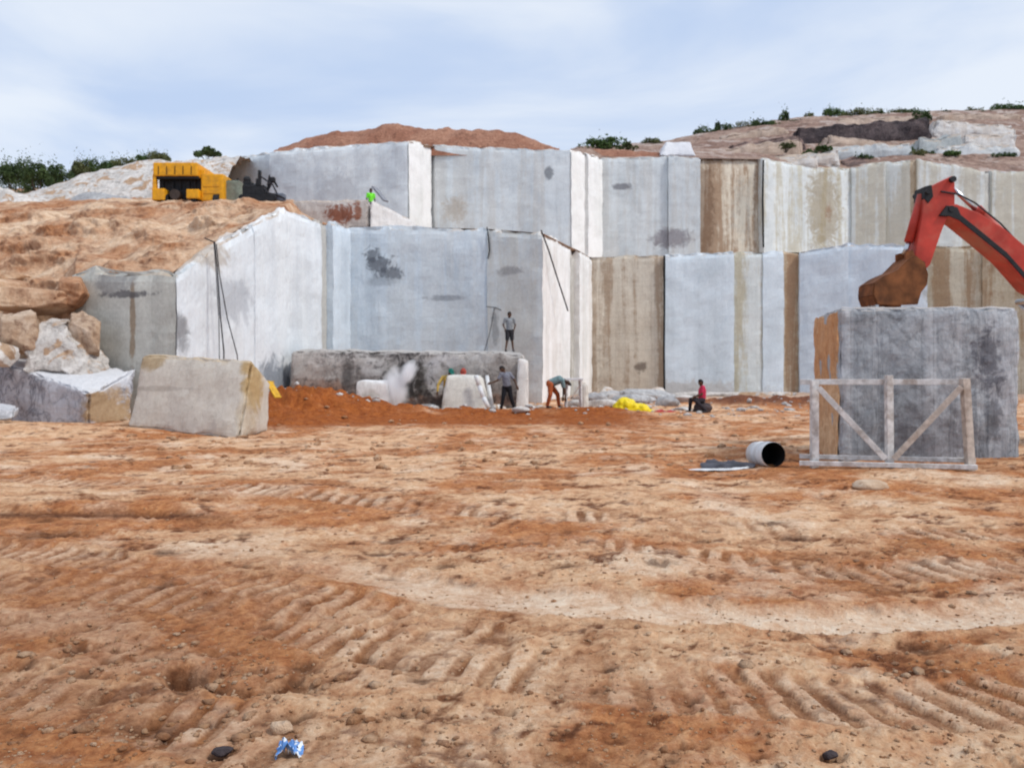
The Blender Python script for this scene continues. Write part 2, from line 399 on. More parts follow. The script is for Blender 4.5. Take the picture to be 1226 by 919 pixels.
def ground_fn(X, Y, full=True):
    """height, and masks used for colour"""
    z = .10*fbm2(X, Y, .16, 3, 1)+.09*fbm2(X, Y, .5, 3, 2)*sst(0, 6, Y)
    far = sst(9, 22, Y)
    z = z+.06*far*fbm2(X, Y, .7, 4, 3)
    # soil heap in front of the long block, berm on the right
    h1 = bump2(X, Y, -7.0, 25.0, 1.6, 2.6)*.95+bump2(X, Y, -5.0, 25.4, 2.2, 1.8)*.30
    h1 = h1+.26*sst(-7, -5, X)*sst(5.2, 3.2, X)*np.exp(-((Y-26.6-.3*np.sin(X*1.3))/1.6)**2)
    h2 = .35*sst(7.5, 9.5, X)*sst(19, 15, X)*np.exp(-((Y-35)/2.2)**2)
    h3 = .18*bump2(X, Y, -13, 19.5, 4, 1.6)+.15*bump2(X, Y, 9, 14, 3, 1.5)
    lump = .5+.9*np.clip(fbm2(X, Y, 1.3, 5, 5)+.35, 0, 1)
    z = z+(h1+h2)*lump+h3+.14*np.clip(h1*2, 0, 1)*fbm2(X, Y, 2.4, 5, 6, .65)
    heap = h1+h2*1.4
    fine = np.zeros_like(X); tr = np.zeros_like(X); pale = np.zeros_like(X)
    if full:
        fine = .034*fbm2(X, Y, 2.1, 5, 7, .64)+.028*fbm2(X, Y, 6.5, 5, 8, .65)
        rg = 1-np.abs(fbm2(X, Y, 3.2, 4, 9))*2.2
        fine = fine+.012*rg
        cl = np.clip(fbm2(X, Y, 9, 3, 10)-.18, 0, 1)*sst(-.1, .3, fbm2(X, Y, .7, 3, 12))
        fine = fine+.10*cl
        wx = X+.12*fbm2(X, Y, 1.1, 3, 20)+.018*fbm2(X, Y, 5, 3, 22); wy = Y+.10*fbm2(X, Y, .8, 3, 21)+.018*fbm2(X, Y, 5, 3, 23)
        keep = np.ones_like(X)
        for pts, hw, dp, pitch in CRAWL:
            d, a, sd_ = gpath(wx, wy, pts)
            m = sst(hw+.03, hw-.05, d)
            wob = (.25+.75*sst(-.3, .25, fbm2(X, Y, 1.3, 4, 30+int(pitch*100)+int(hw*300))))
            g = np.abs(((a+.25*sd_)/pitch) % 1-.5)*2
            ri = np.floor((a+.25*sd_)/pitch+.5); rnd = .45+.55*np.abs(np.sin(ri*12.9898+hw*78)*43758.5 % 1)
            bar = (sst(.38, .58, g)-.5)*rnd*sst(-.5, .0, fbm2(X, Y, 4.5, 3, 88)+.1)
            z = z-dp*m*.8*wob+m*wob*dp*1.7*bar
            z = z+dp*1.1*np.exp(-((d-hw-.05)/.05)**2)*wob*(.5+lump*.5)
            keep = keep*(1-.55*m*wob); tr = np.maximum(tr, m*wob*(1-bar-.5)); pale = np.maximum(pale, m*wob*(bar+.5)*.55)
        for pts, hw, dp in TYRE:
            d, a, sd_ = gpath(wx, wy, pts)
            m = sst(hw+.10, hw-.10, d+.05*fbm2(X, Y, 3, 3, 44))*sst(-2.2, -.2, X+.8*fbm2(X, Y, .8, 3, 45))
            z = z-dp*m+sst(-2.2, -.2, X)*dp*.7*np.exp(-((d-hw-.07)/.07)**2)*lump
            keep = keep*(1-.85*m); pale = np.maximum(pale, m*(.95+.3*fbm2(X, Y, 1.5, 3, 40)))
        fine = fine+.010*fbm2(X, Y, 17, 3, 14, .7)*sst(14, 6, Y)
        z = z+fine*keep*(1-.3*far)*(1+.9*np.clip(heap*3, 0, 1))
        for px, py, r, dp in PITS:
            x, y = w2(px, py); mk = (np.abs(X-x) < 2.5*r) & (np.abs(Y-y) < 2.5*r)
            if not mk.any(): continue
            xm, ym = X[mk], Y[mk]; wob_ = .35*fbm2(xm, ym, .9/r, 3, 3)
            z[mk] -= dp*np.exp(-(((xm-x)/r+wob_)**2+((ym-y)/(r*.7)+wob_)**2)**1.5)
        # small scarp, left
        sc = sst(-3.0, -3.9, X)*sst(.0, .25, (Y-8.55-.25*fbm2(X, Y, 1, 4, 60)))*sst(2.5, .5, Y-8.7)
        z = z+.09*sc
    return z, heap, fine, tr, pale
def gz(x, y):
    z = ground_fn(np.array([[x]], float), np.array([[y]], float), False)[0]; return float(z[0, 0])
Yr = [-1.5]
while Yr[-1] < 900:
    y = Yr[-1]; Yr.append(y+(.0058*max(y, 2.4) if 2.4 < y < 32 else (.14 if y <= 2.4 else .02*y)))
Yr = np.array(Yr)
s_in = np.arange(-.80, .8001, .0030); so_ = .8*1.16**np.arange(1, 26)
S = np.concatenate([-so_[::-1], s_in, so_])
YY, SS = np.meshgrid(Yr, S, indexing='ij'); XX = SS*(YY+.9*np.exp(-YY/3)+np.where(YY < .5, (.5-YY)*1.2, 0))
gzz, heap, fine, tr, pale = ground_fn(XX, YY)
fade = 1-sst(60, 120, YY); gzz = gzz*fade
me = gridmesh('ground', np.stack([XX, YY, gzz], -1))
# colours
tan = np.array([.69, .42, .245]); org = np.array([.47, .19, .075]); drk = np.array([.14, .046, .018]); pal = np.array([.80, .59, .42]); hot = np.array([.30, .085, .02])
def mixc(a, b, f): return a*(1-f[..., None])+b*f[..., None]
n1 = fbm2(XX, YY, .35, 4, 71); n1b = fbm2(XX*.75, YY, 1.1, 5, 76); n2 = fbm2(XX*.9, YY, 3.0, 5, 72, .6); n3 = fbm2(XX, YY, 11, 4, 73, .6)
c = mixc(org, tan, sst(-.16, .24, n1*.5+n1b*.75+fine*6))
c = mixc(c, pal, .7*sst(.12, .5, fbm2(XX, YY, .8, 4, 75)+fine*3))
c = mixc(c, drk, .95*sst(.03, .36, n2+.6*n3-fine*10))
n5 = fbm2(XX*.75, YY, 1.9, 6, 79, .65)
c = mixc(c, org*.7, .6*sst(.02, .3, n5)*sst(1, 5, YY)); c = mixc(c, pal, .4*sst(-.1, -.35, n5))
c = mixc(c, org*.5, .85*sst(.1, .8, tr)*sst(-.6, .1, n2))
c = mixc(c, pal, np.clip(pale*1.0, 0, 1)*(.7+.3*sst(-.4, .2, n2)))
left = sst(-.2, -.9, SS)*0+sst(1.0, -3.0, XX+.0*YY)*sst(9, 5, YY)          # darker orange soil lower left
c = mixc(c, org*.75, .6*left*sst(-.3, .3, fbm2(XX, YY, .5, 3, 78)+.15))
hz_ = np.clip(heap*3.4, 0, 1)+sst(-8, -6.5, XX)*sst(4.4, 2.6, XX+n1)*np.exp(-((YY-23.8-1.2*n1)/2.6)**4)
c = mixc(c, hot, np.clip(hz_, 0, 1)*sst(-.5, .1, n1b+.2))
berm = sst(.05, .3, .35*sst(7.5, 9.5, XX)*sst(19, 15, XX)*np.exp(-((YY-34.5)/2.4)**2))
c = mixc(c, np.array([.12, .05, .03]), .8*berm*sst(-.4, .1, n2+.1))  # dark red-brown dirt, with the ditch edge's shadow painted in
base = sst(38, 44, YY+2*n1); c = mixc(c, np.array([.42, .33, .27]), .7*base)
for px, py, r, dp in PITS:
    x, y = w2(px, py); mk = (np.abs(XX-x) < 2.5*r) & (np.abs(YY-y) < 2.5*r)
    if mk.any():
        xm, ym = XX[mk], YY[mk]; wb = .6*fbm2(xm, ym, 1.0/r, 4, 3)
        c[mk] = mixc(c[mk], drk*.5, .75*np.exp(-(((xm-x)/(r*.85)+wb)**2+((ym-y)/(r*.6)+wb)**2)**1.4))  # shade inside each hollow painted as darker soil
scarp_shade = sst(-2.7, -3.6, XX)*np.exp(-((YY-8.5-.25*fbm2(XX, YY, 1, 4, 60))/.13)**2); c = mixc(c, drk*.7, .85*scarp_shade*sst(-.5, .1, n2+.2))  # shadow streak along the scarp painted into the soil
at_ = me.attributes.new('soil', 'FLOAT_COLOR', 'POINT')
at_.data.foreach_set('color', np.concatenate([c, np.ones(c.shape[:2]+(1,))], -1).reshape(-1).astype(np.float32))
t = NT('dirt'); an = t.new('ShaderNodeAttribute'); an.attribute_name = 'soil'
g1 = t.noise(t.pos(), 22, 7, .72); g2 = t.noise(t.pos(), 5, 7, .7, .4)
col = t.mix(.5, an.outputs['Color'], t.mix(t.ramp(g1, .3, .7), (.1, .1, .1), (.95, .95, .95)), 'SOFT_LIGHT')
col = t.mix(.45, col, t.mix(t.ramp(g2, .34, .66), (.1, .1, .1), (.9, .9, .9)), 'SOFT_LIGHT')
sp = t.noise(t.pos(), 16, 8, .8, .4); col = t.mix(t.math('MULTIPLY', t.ramp(sp, .61, .69), .5), col, (.10, .035, .014))
sp2 = t.noise(t.mapv(t.pos(), loc=(5, 9, 2)), 13, 8, .8); col = t.mix(t.math('MULTIPLY', t.ramp(sp2, .60, .68), .5), col, (.74, .58, .44))
t.color(col); t.b.inputs['Roughness'].default_value = .92; t.b.inputs['Specular IOR Level'].default_value = .15
t.bump(t.math('ADD', t.math('MULTIPLY', g1, 1.4), t.math('ADD', t.math('MULTIPLY', g2, 2), sp)), .8, .028)
M['dirt'] = t.mat
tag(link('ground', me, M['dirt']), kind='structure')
# loose clods and pebbles
def scatter(name, n, dist, size, mat, label, seed):
    rs = np.random.RandomState(seed); bm = bmesh.new()
    pts = [dist(rs) for _ in range(n)]
    arr = np.array(pts); z = ground_fn(arr[:, 0][None], arr[:, 1][None])[0][0]
    for (x, y), zz in zip(pts, z):
        s = size*rs.lognormal(0, .55); s = min(s, size*3.2)*(1 if y < 12 else 1.8)
        r = bmesh.ops.create_icosphere(bm, subdivisions=1, radius=s)
        sc = rs.uniform(.6, 1.3, 3)*np.array([1.2, 1, .6])
        a = rs.uniform(0, 6.3)
        for v in r['verts']:
            q = np.array(v.co)*sc*(1+rs.uniform(-.28, .28))
            v.co = (q[0]*math.cos(a)-q[1]*math.sin(a)+x, q[0]*math.sin(a)+q[1]*math.cos(a)+y, q[2]+zz+s*.15)
    me = bpy.data.meshes.new(name); bm.to_mesh(me); bm.free()
    return tag(link(name, me, mat), label, None, None, 'stuff')
def d_near(rs):
    y = CH*F/(rs.uniform(560, 930)-HY); return ((rs.uniform(-30, 1256)-CX)/F*y, y)
def d_clump(rs):
    px, py = [(230, 800), (350, 812), (120, 770), (1100, 660), (1150, 790), (640, 660), (180, 860), (820, 640), (420, 870)][rs.randint(9)]
    py = py+rs.normal()*22; px = px+rs.normal()*110; return w2(px, max(py, 560))
def d_far(rs):
    y = CH*F/(rs.uniform(484, 560)-HY); return ((rs.uniform(140, 1000)-CX)/F*y, y)
M['clod'] = soilmat('clod_soil', (.42, .21, .10), (.58, .38, .24), (.20, .08, .04), 3)
scatter('dirt_crumbs', 5000, d_near, .0042, M['clod'], 'fine crumbs of orange dirt over the tracked ground', 21)
scatter('dirt_clods', 1500, d_near, .0075, M['clod'], 'small loose clods of orange dirt over the churned ground', 1)
scatter('dirt_clods', 700, d_clump, .011, M['clod'], 'coarser dark clods gathered where tracks churned the soil', 2)
scatter('gravel', 500, d_far, .02, M['clod'], 'stones and clods scattered across the far yard', 3)
# ------------------------------------------------------------------ lower bench faces
WK = 1.47; SK_ = .55; WT = (.975, 1.005, 1.0)
BL, BD = (.40, .43, .47), (.22, .24, .27)            # bluish granite
GW = (.50, .495, .49)                                 # warm white granite
def wallrun(root, pts, th=1.4, zb=-.6):
    """pts: (px, ytop, Y, material|None, offset, label) each material covering the panel to the next point"""
    V = [at(p[0], p[1], p[2]) for p in pts]; Nn = []
    for a, b in zip(V[:-1], V[1:]):
        d = b-a; d.z = 0; d.normalize(); Nn.append(Vector((d.y, -d.x, 0)))
    mit = []
    for k in range(len(V)):
        a, b = Nn[max(0, k-1)], Nn[min(len(Nn)-1, k)]; m_ = (a+b).normalized(); mit.append(m_/max(.45, m_.dot(b)))
    for i, ((px, py, Y, mt, off, *lb), nx) in enumerate(zip(pts[:-1], pts[1:])):
        if mt is None: continue
        nrm = Nn[i]; ka, kb = mit[i], mit[i+1]
        A = V[i]+nrm*off; B = V[i+1]+nrm*off; ba, bb = -ka*th, -kb*th
        a0, b0 = Vector((A.x, A.y, zb)), Vector((B.x, B.y, zb))
        o = hexblock('stone_panel', [a0, b0, B, A, a0+ba, b0+bb, B+bb, A+ba], mt, root, step=.22, rough=.035, edge=.20, ew=.2, nsc=.9, seed=3, top_rough=.26, vedge=.12)
        o.matrix_parent_inverse = Matrix.Translation(-root.location)
        dn = Vector((0, 0, -.6)); A, B = V[i]-ka*.4*th+dn, V[i+1]-kb*.4*th+dn; a0, b0 = Vector((A.x, A.y, zb)), Vector((B.x, B.y, zb))
        q = [a0, b0, B, A]; q += [p-k_*.7 for p, k_ in zip(q, (ka, kb, kb, ka))]
        o2 = hexblock('rock_mass', q, mt, root, step=.8, rough=.02, edge=.02); o2.matrix_parent_inverse = Matrix.Translation(-root.location)
        if lb: o['label'] = lb[0]
def P3(px, py, Y): return tuple(at(px, py, Y))
DK = (.10, .11, .13)
mA = stone((.31, .30, .275), (.40, .39, .36), blots=[(P3(160, 380, 25), (.12, .5, 1.5), (.24, .16, .09), .75, 1.2), (P3(155, 352, 25), (1.5, .4, .12), (.08, .08, .09), .8, 3), (P3(130, 335, 25), (.9, .5, .5), (.2, .2, .21), .6)], mott=.3, streak=.2)
mB = stone((.44, .455, .48), (.54, .56, .59), blots=[(P3(275, 360, 28), (1, 1.6, .9), (.32, .34, .38), .5), (P3(218, 400, 24.6), (.3, .6, .7), (.16, .16, .17), .7), (P3(330, 460, 31), (1, 1.6, 1.1), (.14, .17, .21), .8), (P3(250, 300, 26), (1, 2, .6), (.46, .40, .33), .7)], mott=.12, lines=.12, streak=.15)  # lowest dark blot paints the shadow between this wall and the long block
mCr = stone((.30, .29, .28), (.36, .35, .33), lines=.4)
mC = stone((.38, .42, .47), (.46, .50, .55), mott=.12, lines=.12)
mD = stone((.345, .385, .435), (.44, .475, .515), blots=[(P3(446, 304, 37.8), (.42, .8, .34), DK, .75, 2.4), (P3(455, 316, 37.8), (.75, .8, .42), DK, .8, 2.4), (P3(468, 327, 37.8), (.7, .8, .3), DK, .75, 2.4), (P3(455, 336, 37.8), (.8, .8, .3), DK, .35, 1.5), (P3(534, 357, 37.6), (1.0, .8, .16), (.15, .16, .19), .6, 1.5), (P3(560, 385, 37.6), (1.7, 1, 1.6), (.50, .54, .57), .35)], mott=.2, lines=.25, stain=(.44, .42, .38), stain_amt=.25)
mE = stone((.41, .42, .43), (.50, .505, .50), blots=[(P3(618, 325, 36.8), (1.1, .5, .25), (.28, .27, .27), .7), (P3(592, 395, 36.8), (.25, .5, 1.0), (.14, .14, .14), .5)], mott=.2, lines=.25, stain=(.44, .39, .31), stain_amt=.35)
mF = stone((.55, .54, .53), (.64, .63, .62), mott=.08, lines=.35, streak=.25, stain=(.44, .40, .35), stain_amt=.3)
mG = stone((.36, .34, .31), (.50, .48, .46), lines=.6, stain=(.2, .18, .14), stain_amt=.6, stain_w=2)
mH = stone((.37, .31, .25), (.44, .39, .33), blots=[(P3(768, 440, 50), (.5, 1, .5), (.13, .1, .08), .8), (P3(720, 440, 50), (1, 1, 2.5), (.24, .18, .14), .5)], stain=(.25, .17, .11), stain_amt=.75, mott=.35, lines=.5)
mI = stone((.38, .42, .46), (.46, .50, .545), mott=.12, lines=.12, blots=[(P3(830, 470, 50), (5, 1.5, .8), (.45, .42, .38), .6)])
mJ = stone((.40, .42, .42), (.46, .475, .475), stain=(.36, .32, .22), stain_amt=.8, mott=.15, lines=.3)
mK = stone((.36, .27, .18), (.40, .33, .25), stain=(.26, .15, .08), stain_amt=.8)
mL = stone((.37, .41, .465), (.44, .48, .53), blots=[(P3(1130, 330, 47), (1.2, 1, 4), (.40, .40, .36), .6)], mott=.2, lines=.15)
mN = stone((.33, .28, .21), (.40, .36, .29), stain=(.24, .15, .08), stain_amt=.8, mott=.3, lines=.4)
lower = [(84, 320, 25.6, mA, 0, 'dull grey panel with a brown drip below a dark seam'), (210, 320, 24.5, mB, .05), (262, 288, 27, mB, .0), (305, 263, 29.5, mB, .04), (345, 246, 32, mB, .0),
         (386, 261, 34.6, mCr, -.25, 'narrow dark recessed strip'), (397, 263, 35.5, mC, .1), (418, 268, 38, mD, .0, 'blue grey panel with feathery dark blotches'), (584, 271, 37.3, mE, .07),
         (650, 276, 36, mF, .0, 'tall warm white side face'), (683, 293, 44.6, mG, -.3, 'dark fissured strip'), (692, 297, 46.8, mF, .12), (707, 306, 51, mH, .0, 'brown stained panel'),
         (795, 304, 50.4, mI, .35, 'smooth pale blue panel'), (878, 300, 50, mJ, .2), (912, 300, 50, mI, .28), (937, 300, 50, mK, .1, 'narrow rust brown strip'), (957, 300, 50, mL, .5),
         (1015, 291, 49.2, mL, .3), (1110, 292, 47.6, mN, .1, 'brown stained panel behind the excavator arm'), (1175, 294, 46.6, mN, .25), (1300, 297, 45, mL, .2), (1480, 297, 44, None, 0)]
root = tag(empty('lower_quarry_face', atz(500, 38)), 'lower sawn granite face of pale blue and brown stained panels', None, None, 'structure')
wallrun(root, lower, th=.5)
# upper bench
u1 = stone((.42, .44, .47), (.53, .55, .57), mott=.2, lines=.2, blots=[(P3(405, 235, 54), (2, 1, 2), (.38, .40, .44), .4)])
u0 = stone((.48, .465, .44), (.56, .55, .53), mott=.25, stain=(.42, .34, .24), stain_amt=.4)
u2 = stone((.56, .55, .54), (.64, .63, .62), mott=.08, lines=.3)
u3 = stone((.37, .395, .425), (.46, .48, .50), mott=.25, lines=.25, stain=(.42, .39, .35), stain_amt=.35, blots=[(P3(657, 207, 57.4), (.35, .6, .55), DK, .7, 1.5), (P3(546, 252, 58.4), (1.1, 1, 1.2), (.42, .35, .27), .6)])
u4 = stone((.38, .40, .42), (.46, .475, .49), mott=.25, lines=.4, stain=(.40, .37, .33), stain_amt=.35, blots=[(P3(745, 223, 64.4), (.8, .8, .3), (.16, .16, .18), .8, 1.5), (P3(805, 286, 64.2), (1.8, 1, .9), (.24, .22, .24), .8)])
u5 = stone((.42, .36, .29), (.50, .45, .38), stain=(.24, .15, .09), stain_amt=.85, mott=.45, lines=.4, blots=[(P3(845, 250, 64.5), (1.2, 1, 5), (.15, .085, .05), .7, 1.5), (P3(895, 250, 65.4), (1.4, 1, 3), (.44, .44, .40), .5)])
u6 = stone((.44, .455, .46), (.52, .53, .53), stain=(.38, .33, .21), stain_amt=.6, mott=.2, blots=[(P3(992, 245, 68), (2.0, 2, 4.5), (.34, .27, .16), .7), (P3(997, 252, 68), (.5, 1, 1), (.30, .14, .06), .6)])
u7 = stone((.47, .475, .46), (.54, .54, .52), stain=(.42, .36, .25), stain_amt=.6, mott=.15, lines=.4)
upper = [(120, 212, 68, u0, 0), (185, 196, 65, u0, .1), (240, 190, 61, u0, .2), (268, 188, 59, u1, 0), (325, 180, 56, u1, .25), (490, 167, 52.5, u2, .0, 'bright white side face'), (507, 169, 55, u2, -.25), (521, 172, 58, u3, .0, 'long grey panel with a small dark mark near its top'),
         (683, 178, 57.2, u2, .1, 'white drilled side face'), (699, 181, 60, mG, -.3, 'dark cleft strip'), (704, 182, 61, u2, .05), (721, 187, 64.6, u4, .0, 'grey panel with a dark smear'), (800, 186, 64.2, u4, .3), (838, 187, 64, u5, -.5, 'rough brown panel'),
         (913, 188, 66, u6, .2, 'grey panel with olive and rust stains'), (965, 198, 68, u6, .0), (1020, 200, 69.5, u7, .3), (1060, 193, 68.5, u7, .0), (1090, 190, 67.5, mK, -.1), (1098, 190, 67.5, u7, .3), (1178, 203, 66, mCr, -.1, 'narrow dark strip'), (1187, 203, 66.5, u7, .2), (1300, 206, 65, u7, .0), (1500, 206, 63, None, 0)]
root = tag(empty('upper_quarry_face', atz(600, 60, 8)), 'upper sawn granite face of grey, white and brown stained panels', None, None, 'structure')
wallrun(root, upper, zb=6.5)
WK = 1.12; SK_ = 1.0; WT = (1, 1, 1)
# ------------------------------------------------------------------ terraces and hills
ld = -.20; IN = Vector((0, .34, 0)); IX = Vector((-.34, 0, 0))
def pt(px, py, Y, dz=0): v = at(px, py, Y); v.z += dz; return v
rows = [
    [pt(-900, 500, 24), pt(-250, 500, 24), pt(0, 500, 24), pt(76, 500, 25.4), pt(84, 320, 25.6, ld)+IN, pt(210, 320, 24.5, ld)+IN+IX, pt(262, 288, 27, ld)+IX, pt(305, 263, 29.5, ld)+IX, pt(345, 246, 32, ld)+IX, pt(386, 261, 34.6, ld)+IX, pt(418, 268, 38, ld)+IX],
    [pt(-900, 400, 26), pt(-250, 400, 26), pt(0, 385, 25.8), pt(66, 350, 26.6), pt(90, 312, 27), pt(206, 311, 26), pt(262, 283, 28.8), pt(306, 259, 31), pt(346, 244.5, 33.5), atz(386, 36.5, 8.3), atz(419, 40, 8.4)],
    [pt(-900, 320, 29), pt(-250, 320, 29), pt(0, 318, 28.6), pt(58, 304, 29), pt(100, 290, 30), pt(202, 286, 30), pt(262, 268, 31.5), pt(308, 252, 33.5), pt(347, 243.5, 36), atz(388, 39, 8.4), atz(420, 42, 8.4)],
    [pt(-900, 275, 34), pt(-250, 275, 34), pt(0, 275, 34), pt(58, 266, 34.5), pt(112, 262, 34), pt(196, 255, 35), pt(262, 247, 36), pt(310, 244, 37.5), pt(348, 242, 39), atz(390, 42, 8.5), atz(424, 44, 8.5)],
    [pt(-900, 250, 42), pt(-250, 250, 42), pt(0, 247, 42), pt(60, 244, 42), pt(120, 241, 42), pt(190, 240.5, 42), pt(262, 240, 42), pt(312, 240, 42), pt(350, 240, 43), atz(392, 46, 9), atz(426, 46, 8.6)],
    [pt(-900, 238, 60), pt(-250, 238, 60), pt(0, 238, 60), pt(60, 236, 60), pt(120, 236, 60), pt(190, 238, 58), pt(262, 239, 56), pt(312, 240, 55), pt(352, 242, 55), atz(395, 55, 10), atz(430, 54, 8.8)],
    [pt(-900, 226, 120), pt(-250, 226, 120), pt(0, 226, 120), pt(60, 226, 120), pt(120, 224, 120), pt(190, 222, 110), pt(250, 226, 80), pt(300, 236, 70), pt(352, 250, 66), atz(395, 62, 10), atz(430, 58, 8.8)],
]
def left_fn(P, w):   # rocky ledges on the steep outer part
    k = sst(-9.5, -12.5, P[..., 0])*sst(25, 26.5, P[..., 1])*sst(46, 34, P[..., 1])
    l = fbm(P*np.array([.5, .5, 1.3])+3, 5)
    P[..., 2] += k*.6*l; P[..., 1] -= k*.9*np.clip(l, 0, 1)
    return P
patch('left_hillside', rows, M['slope'], .22, .20, .5, (1, 0, 0, 1), fn=left_fn, HF=.035)
# terrace behind the lower face (mid and right)
rows = [[pt(px, py, Y+.2, -.12) for px, py, Y, *_ in lower[7:]]]
rows.append([pt(px, py, Y, 0)+Vector((0, 6, 0)) for px, py, Y, *_ in lower[7:]])
rows.append([Vector(((p.x)*1.25, 72, 9)) for p in rows[1]])
patch('bench_terrace', rows, M['hill'], .4, .15, .5, (1, 0, 0, 0))
# centre top
up = {p[0]: p for p in upper}
cpx = [120, 185, 240, 268, 325, 490, 521, 683]
def utop(px, dz=-.1, dy=.3): a = up[px]; v = at(a[0], a[1], a[2]); v.y += dy; v.z += dz; return v
rows = [[utop(p) for p in cpx],
        [utop(p, .25, 3) for p in cpx], [utop(p, -.6, 14) for p in cpx], [utop(p, -8, 60) for p in cpx]]
patch('hilltop', rows, M['hill'], .4, .3, .4)
rp = [p for p in upper if p[0] >= 683]; rx = [p[0] for p in rp]
def itp(px, xs, ys): return float(np.interp(px, xs, ys))
kx = [683, 760, 800, 838, 915, 960, 1050, 1120, 1226, 1500]
k1 = [178.5, 184, 185, 185, 187, 190, 188, 186, 190, 192]
k2 = [178, 180, 183, 180, 177, 176, 174, 174, 176, 178]
k3 = [178, 178, 176, 167, 160, 155, 150, 152, 150, 150]
k4 = [178, 176, 170, 160, 148, 141, 138, 134, 130, 128]
rows = [[utop(p) for p in rx]]
for ks, Y in ((k1, 72), (k2, 78), (k3, 90), (k4, 104)): rows.append([at(p, itp(p, kx, ks), Y) for p in rx])
rows.append([at(p, 190, 150) for p in rx])
M['hill2'] = soilmat('hill_rock', (.21, .125, .095), (.33, .23, .18), (.075, .045, .035), .22, 2.5, .9, .9, (.40, .32, .28))
patch('right_hill', rows, M['hill2'], .4, .45, .22, (1, 0, 1, 0), ridged=.5)
# red mounds on the skyline
def ridge(name, prof, Y, hw, mat, rough=.35, base=None, kind='structure', step=.25, label=None):
    xs = [p[0] for p in prof]; ys = [p[1] for p in prof]
    n = int((xs[-1]-xs[0])/F*Y/step); m = int(2*hw/step); px = np.linspace(xs[0], xs[-1], n)
    top = np.interp(px, xs, ys); top = np.convolve(np.pad(top, 2, 'edge'), np.ones(5)/5, 'valid')
    zt = CH+(HY-top)/F*Y; X = (px-CX)/F*Y; zb = (zt.min()-1.2) if base is None else base
    v = np.linspace(-1, 1, m); prof2 = np.cos(v*math.pi/2)**.8
    P = np.zeros((m, n, 3)); P[..., 0] = X[None]; P[..., 1] = Y+v[:, None]*hw
    P[..., 2] = zb+(zt-zb)[None]*prof2[:, None]
    P[..., 2] += rough*fbm(P*.9, 5)*prof2[:, None]*1.3
    o = tag(link(name, gridmesh(name, P), mat), label, None, None, kind)
    return o
ridge('red_soil_mound', [(340, 182), (360, 172), (385, 164), (410, 158), (440, 159), (455, 152), (467, 149), (485, 151), (500, 156), (530, 155), (560, 158), (600, 158), (622, 162), (640, 172), (668, 180)], 61, 3.2, M['red'], .35)
ridge('red_soil_mound', [(690, 183), (720, 179), (745, 180), (775, 182), (800, 186)], 68, 2, M['red'], .2)
ridge('rock_slope', [(40, 246), (75, 232), (100, 220), (135, 207), (165, 199), (188, 195), (215, 196), (300, 190)], 57, 6, M['rock_white'], .45)
ridge('rubble_bank', [(60, 247), (85, 238), (110, 231), (140, 232), (160, 240), (175, 246)], 45, 1.6, M['rock_grey'], .3)
ridge('rubble_bank', [(-60, 226), (0, 226), (30, 232), (55, 240), (70, 246)], 48, 2, M['rock_white'], .5)
# ragged scree below the crest
slab_m = stone((.46, .44, .42), (.56, .54, .52), mott=.35, stain=(.40, .30, .22), stain_amt=.3)
tanledge = stone((.34, .25, .19), (.44, .34, .27), dark=(.16, .09, .07), mott=.45, dust_top=(.42, .33, .27))
def ledge(name, poly, Y, depth, mat, label, cat, seed, group=None):
    (x0, t0), (x1, t1), (b0, b1) = poly
    Y = Y-7
    c = [at(x0, b0+12, Y), at(x1, b1+12, Y), at(x1-3, t1, Y+.4), at(x0+3, t0, Y+.4)]
    c += [p+Vector((p.x*.02, depth+6, 0)) for p in c]
    return tag(hexblock(name, c, mat, None, step=.28, rough=.2, edge=.4, ew=.5, nsc=.5, seed=seed, top_rough=.3), label, cat, group)
ledge('rock_ledge', [(843, 178), (965, 162), (196, 180)], 80, 4, tanledge, 'long tan rock ledge tilted along the left of the right-hand hill', 'rock', 1)
ledge('rock_ledge', [(868, 190), (1010, 177), (199, 190)], 76, 4, slab_m, 'pale ledge below the tan one on the right-hand hill', 'rock', 2)
ledge('rock_ledge', [(985, 172), (1100, 168), (186, 182)], 78, 4, stone((.40, .42, .43), mott=.4), 'low grey blue slab under the dark outcrop', 'rock', 3)
ledge('rock_ledge', [(1095, 164), (1160, 158), (184, 182)], 80, 4, stone((.32, .34, .34), mott=.5), 'grey slab right of the dark outcrop', 'rock', 4)
ledge('rock_ledge', [(1150, 158), (1222, 155), (182, 176)], 82, 4, slab_m, 'pale slab at the right end of the hill', 'rock', 5)
ledge('rock_ledge', [(1115, 140), (1225, 148), (158, 164)], 90, 4, slab_m, 'pale bare rock above the grey slabs on the hill', 'rock', 6)
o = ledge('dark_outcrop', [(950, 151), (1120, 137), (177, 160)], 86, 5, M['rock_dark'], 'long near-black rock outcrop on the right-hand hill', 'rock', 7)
shade_band = stone((.10, .07, .065), (.16, .11, .10), mott=.5, dust_top=(.30, .19, .15))  # dark strips carry the crevice shade around the ledges in their colour
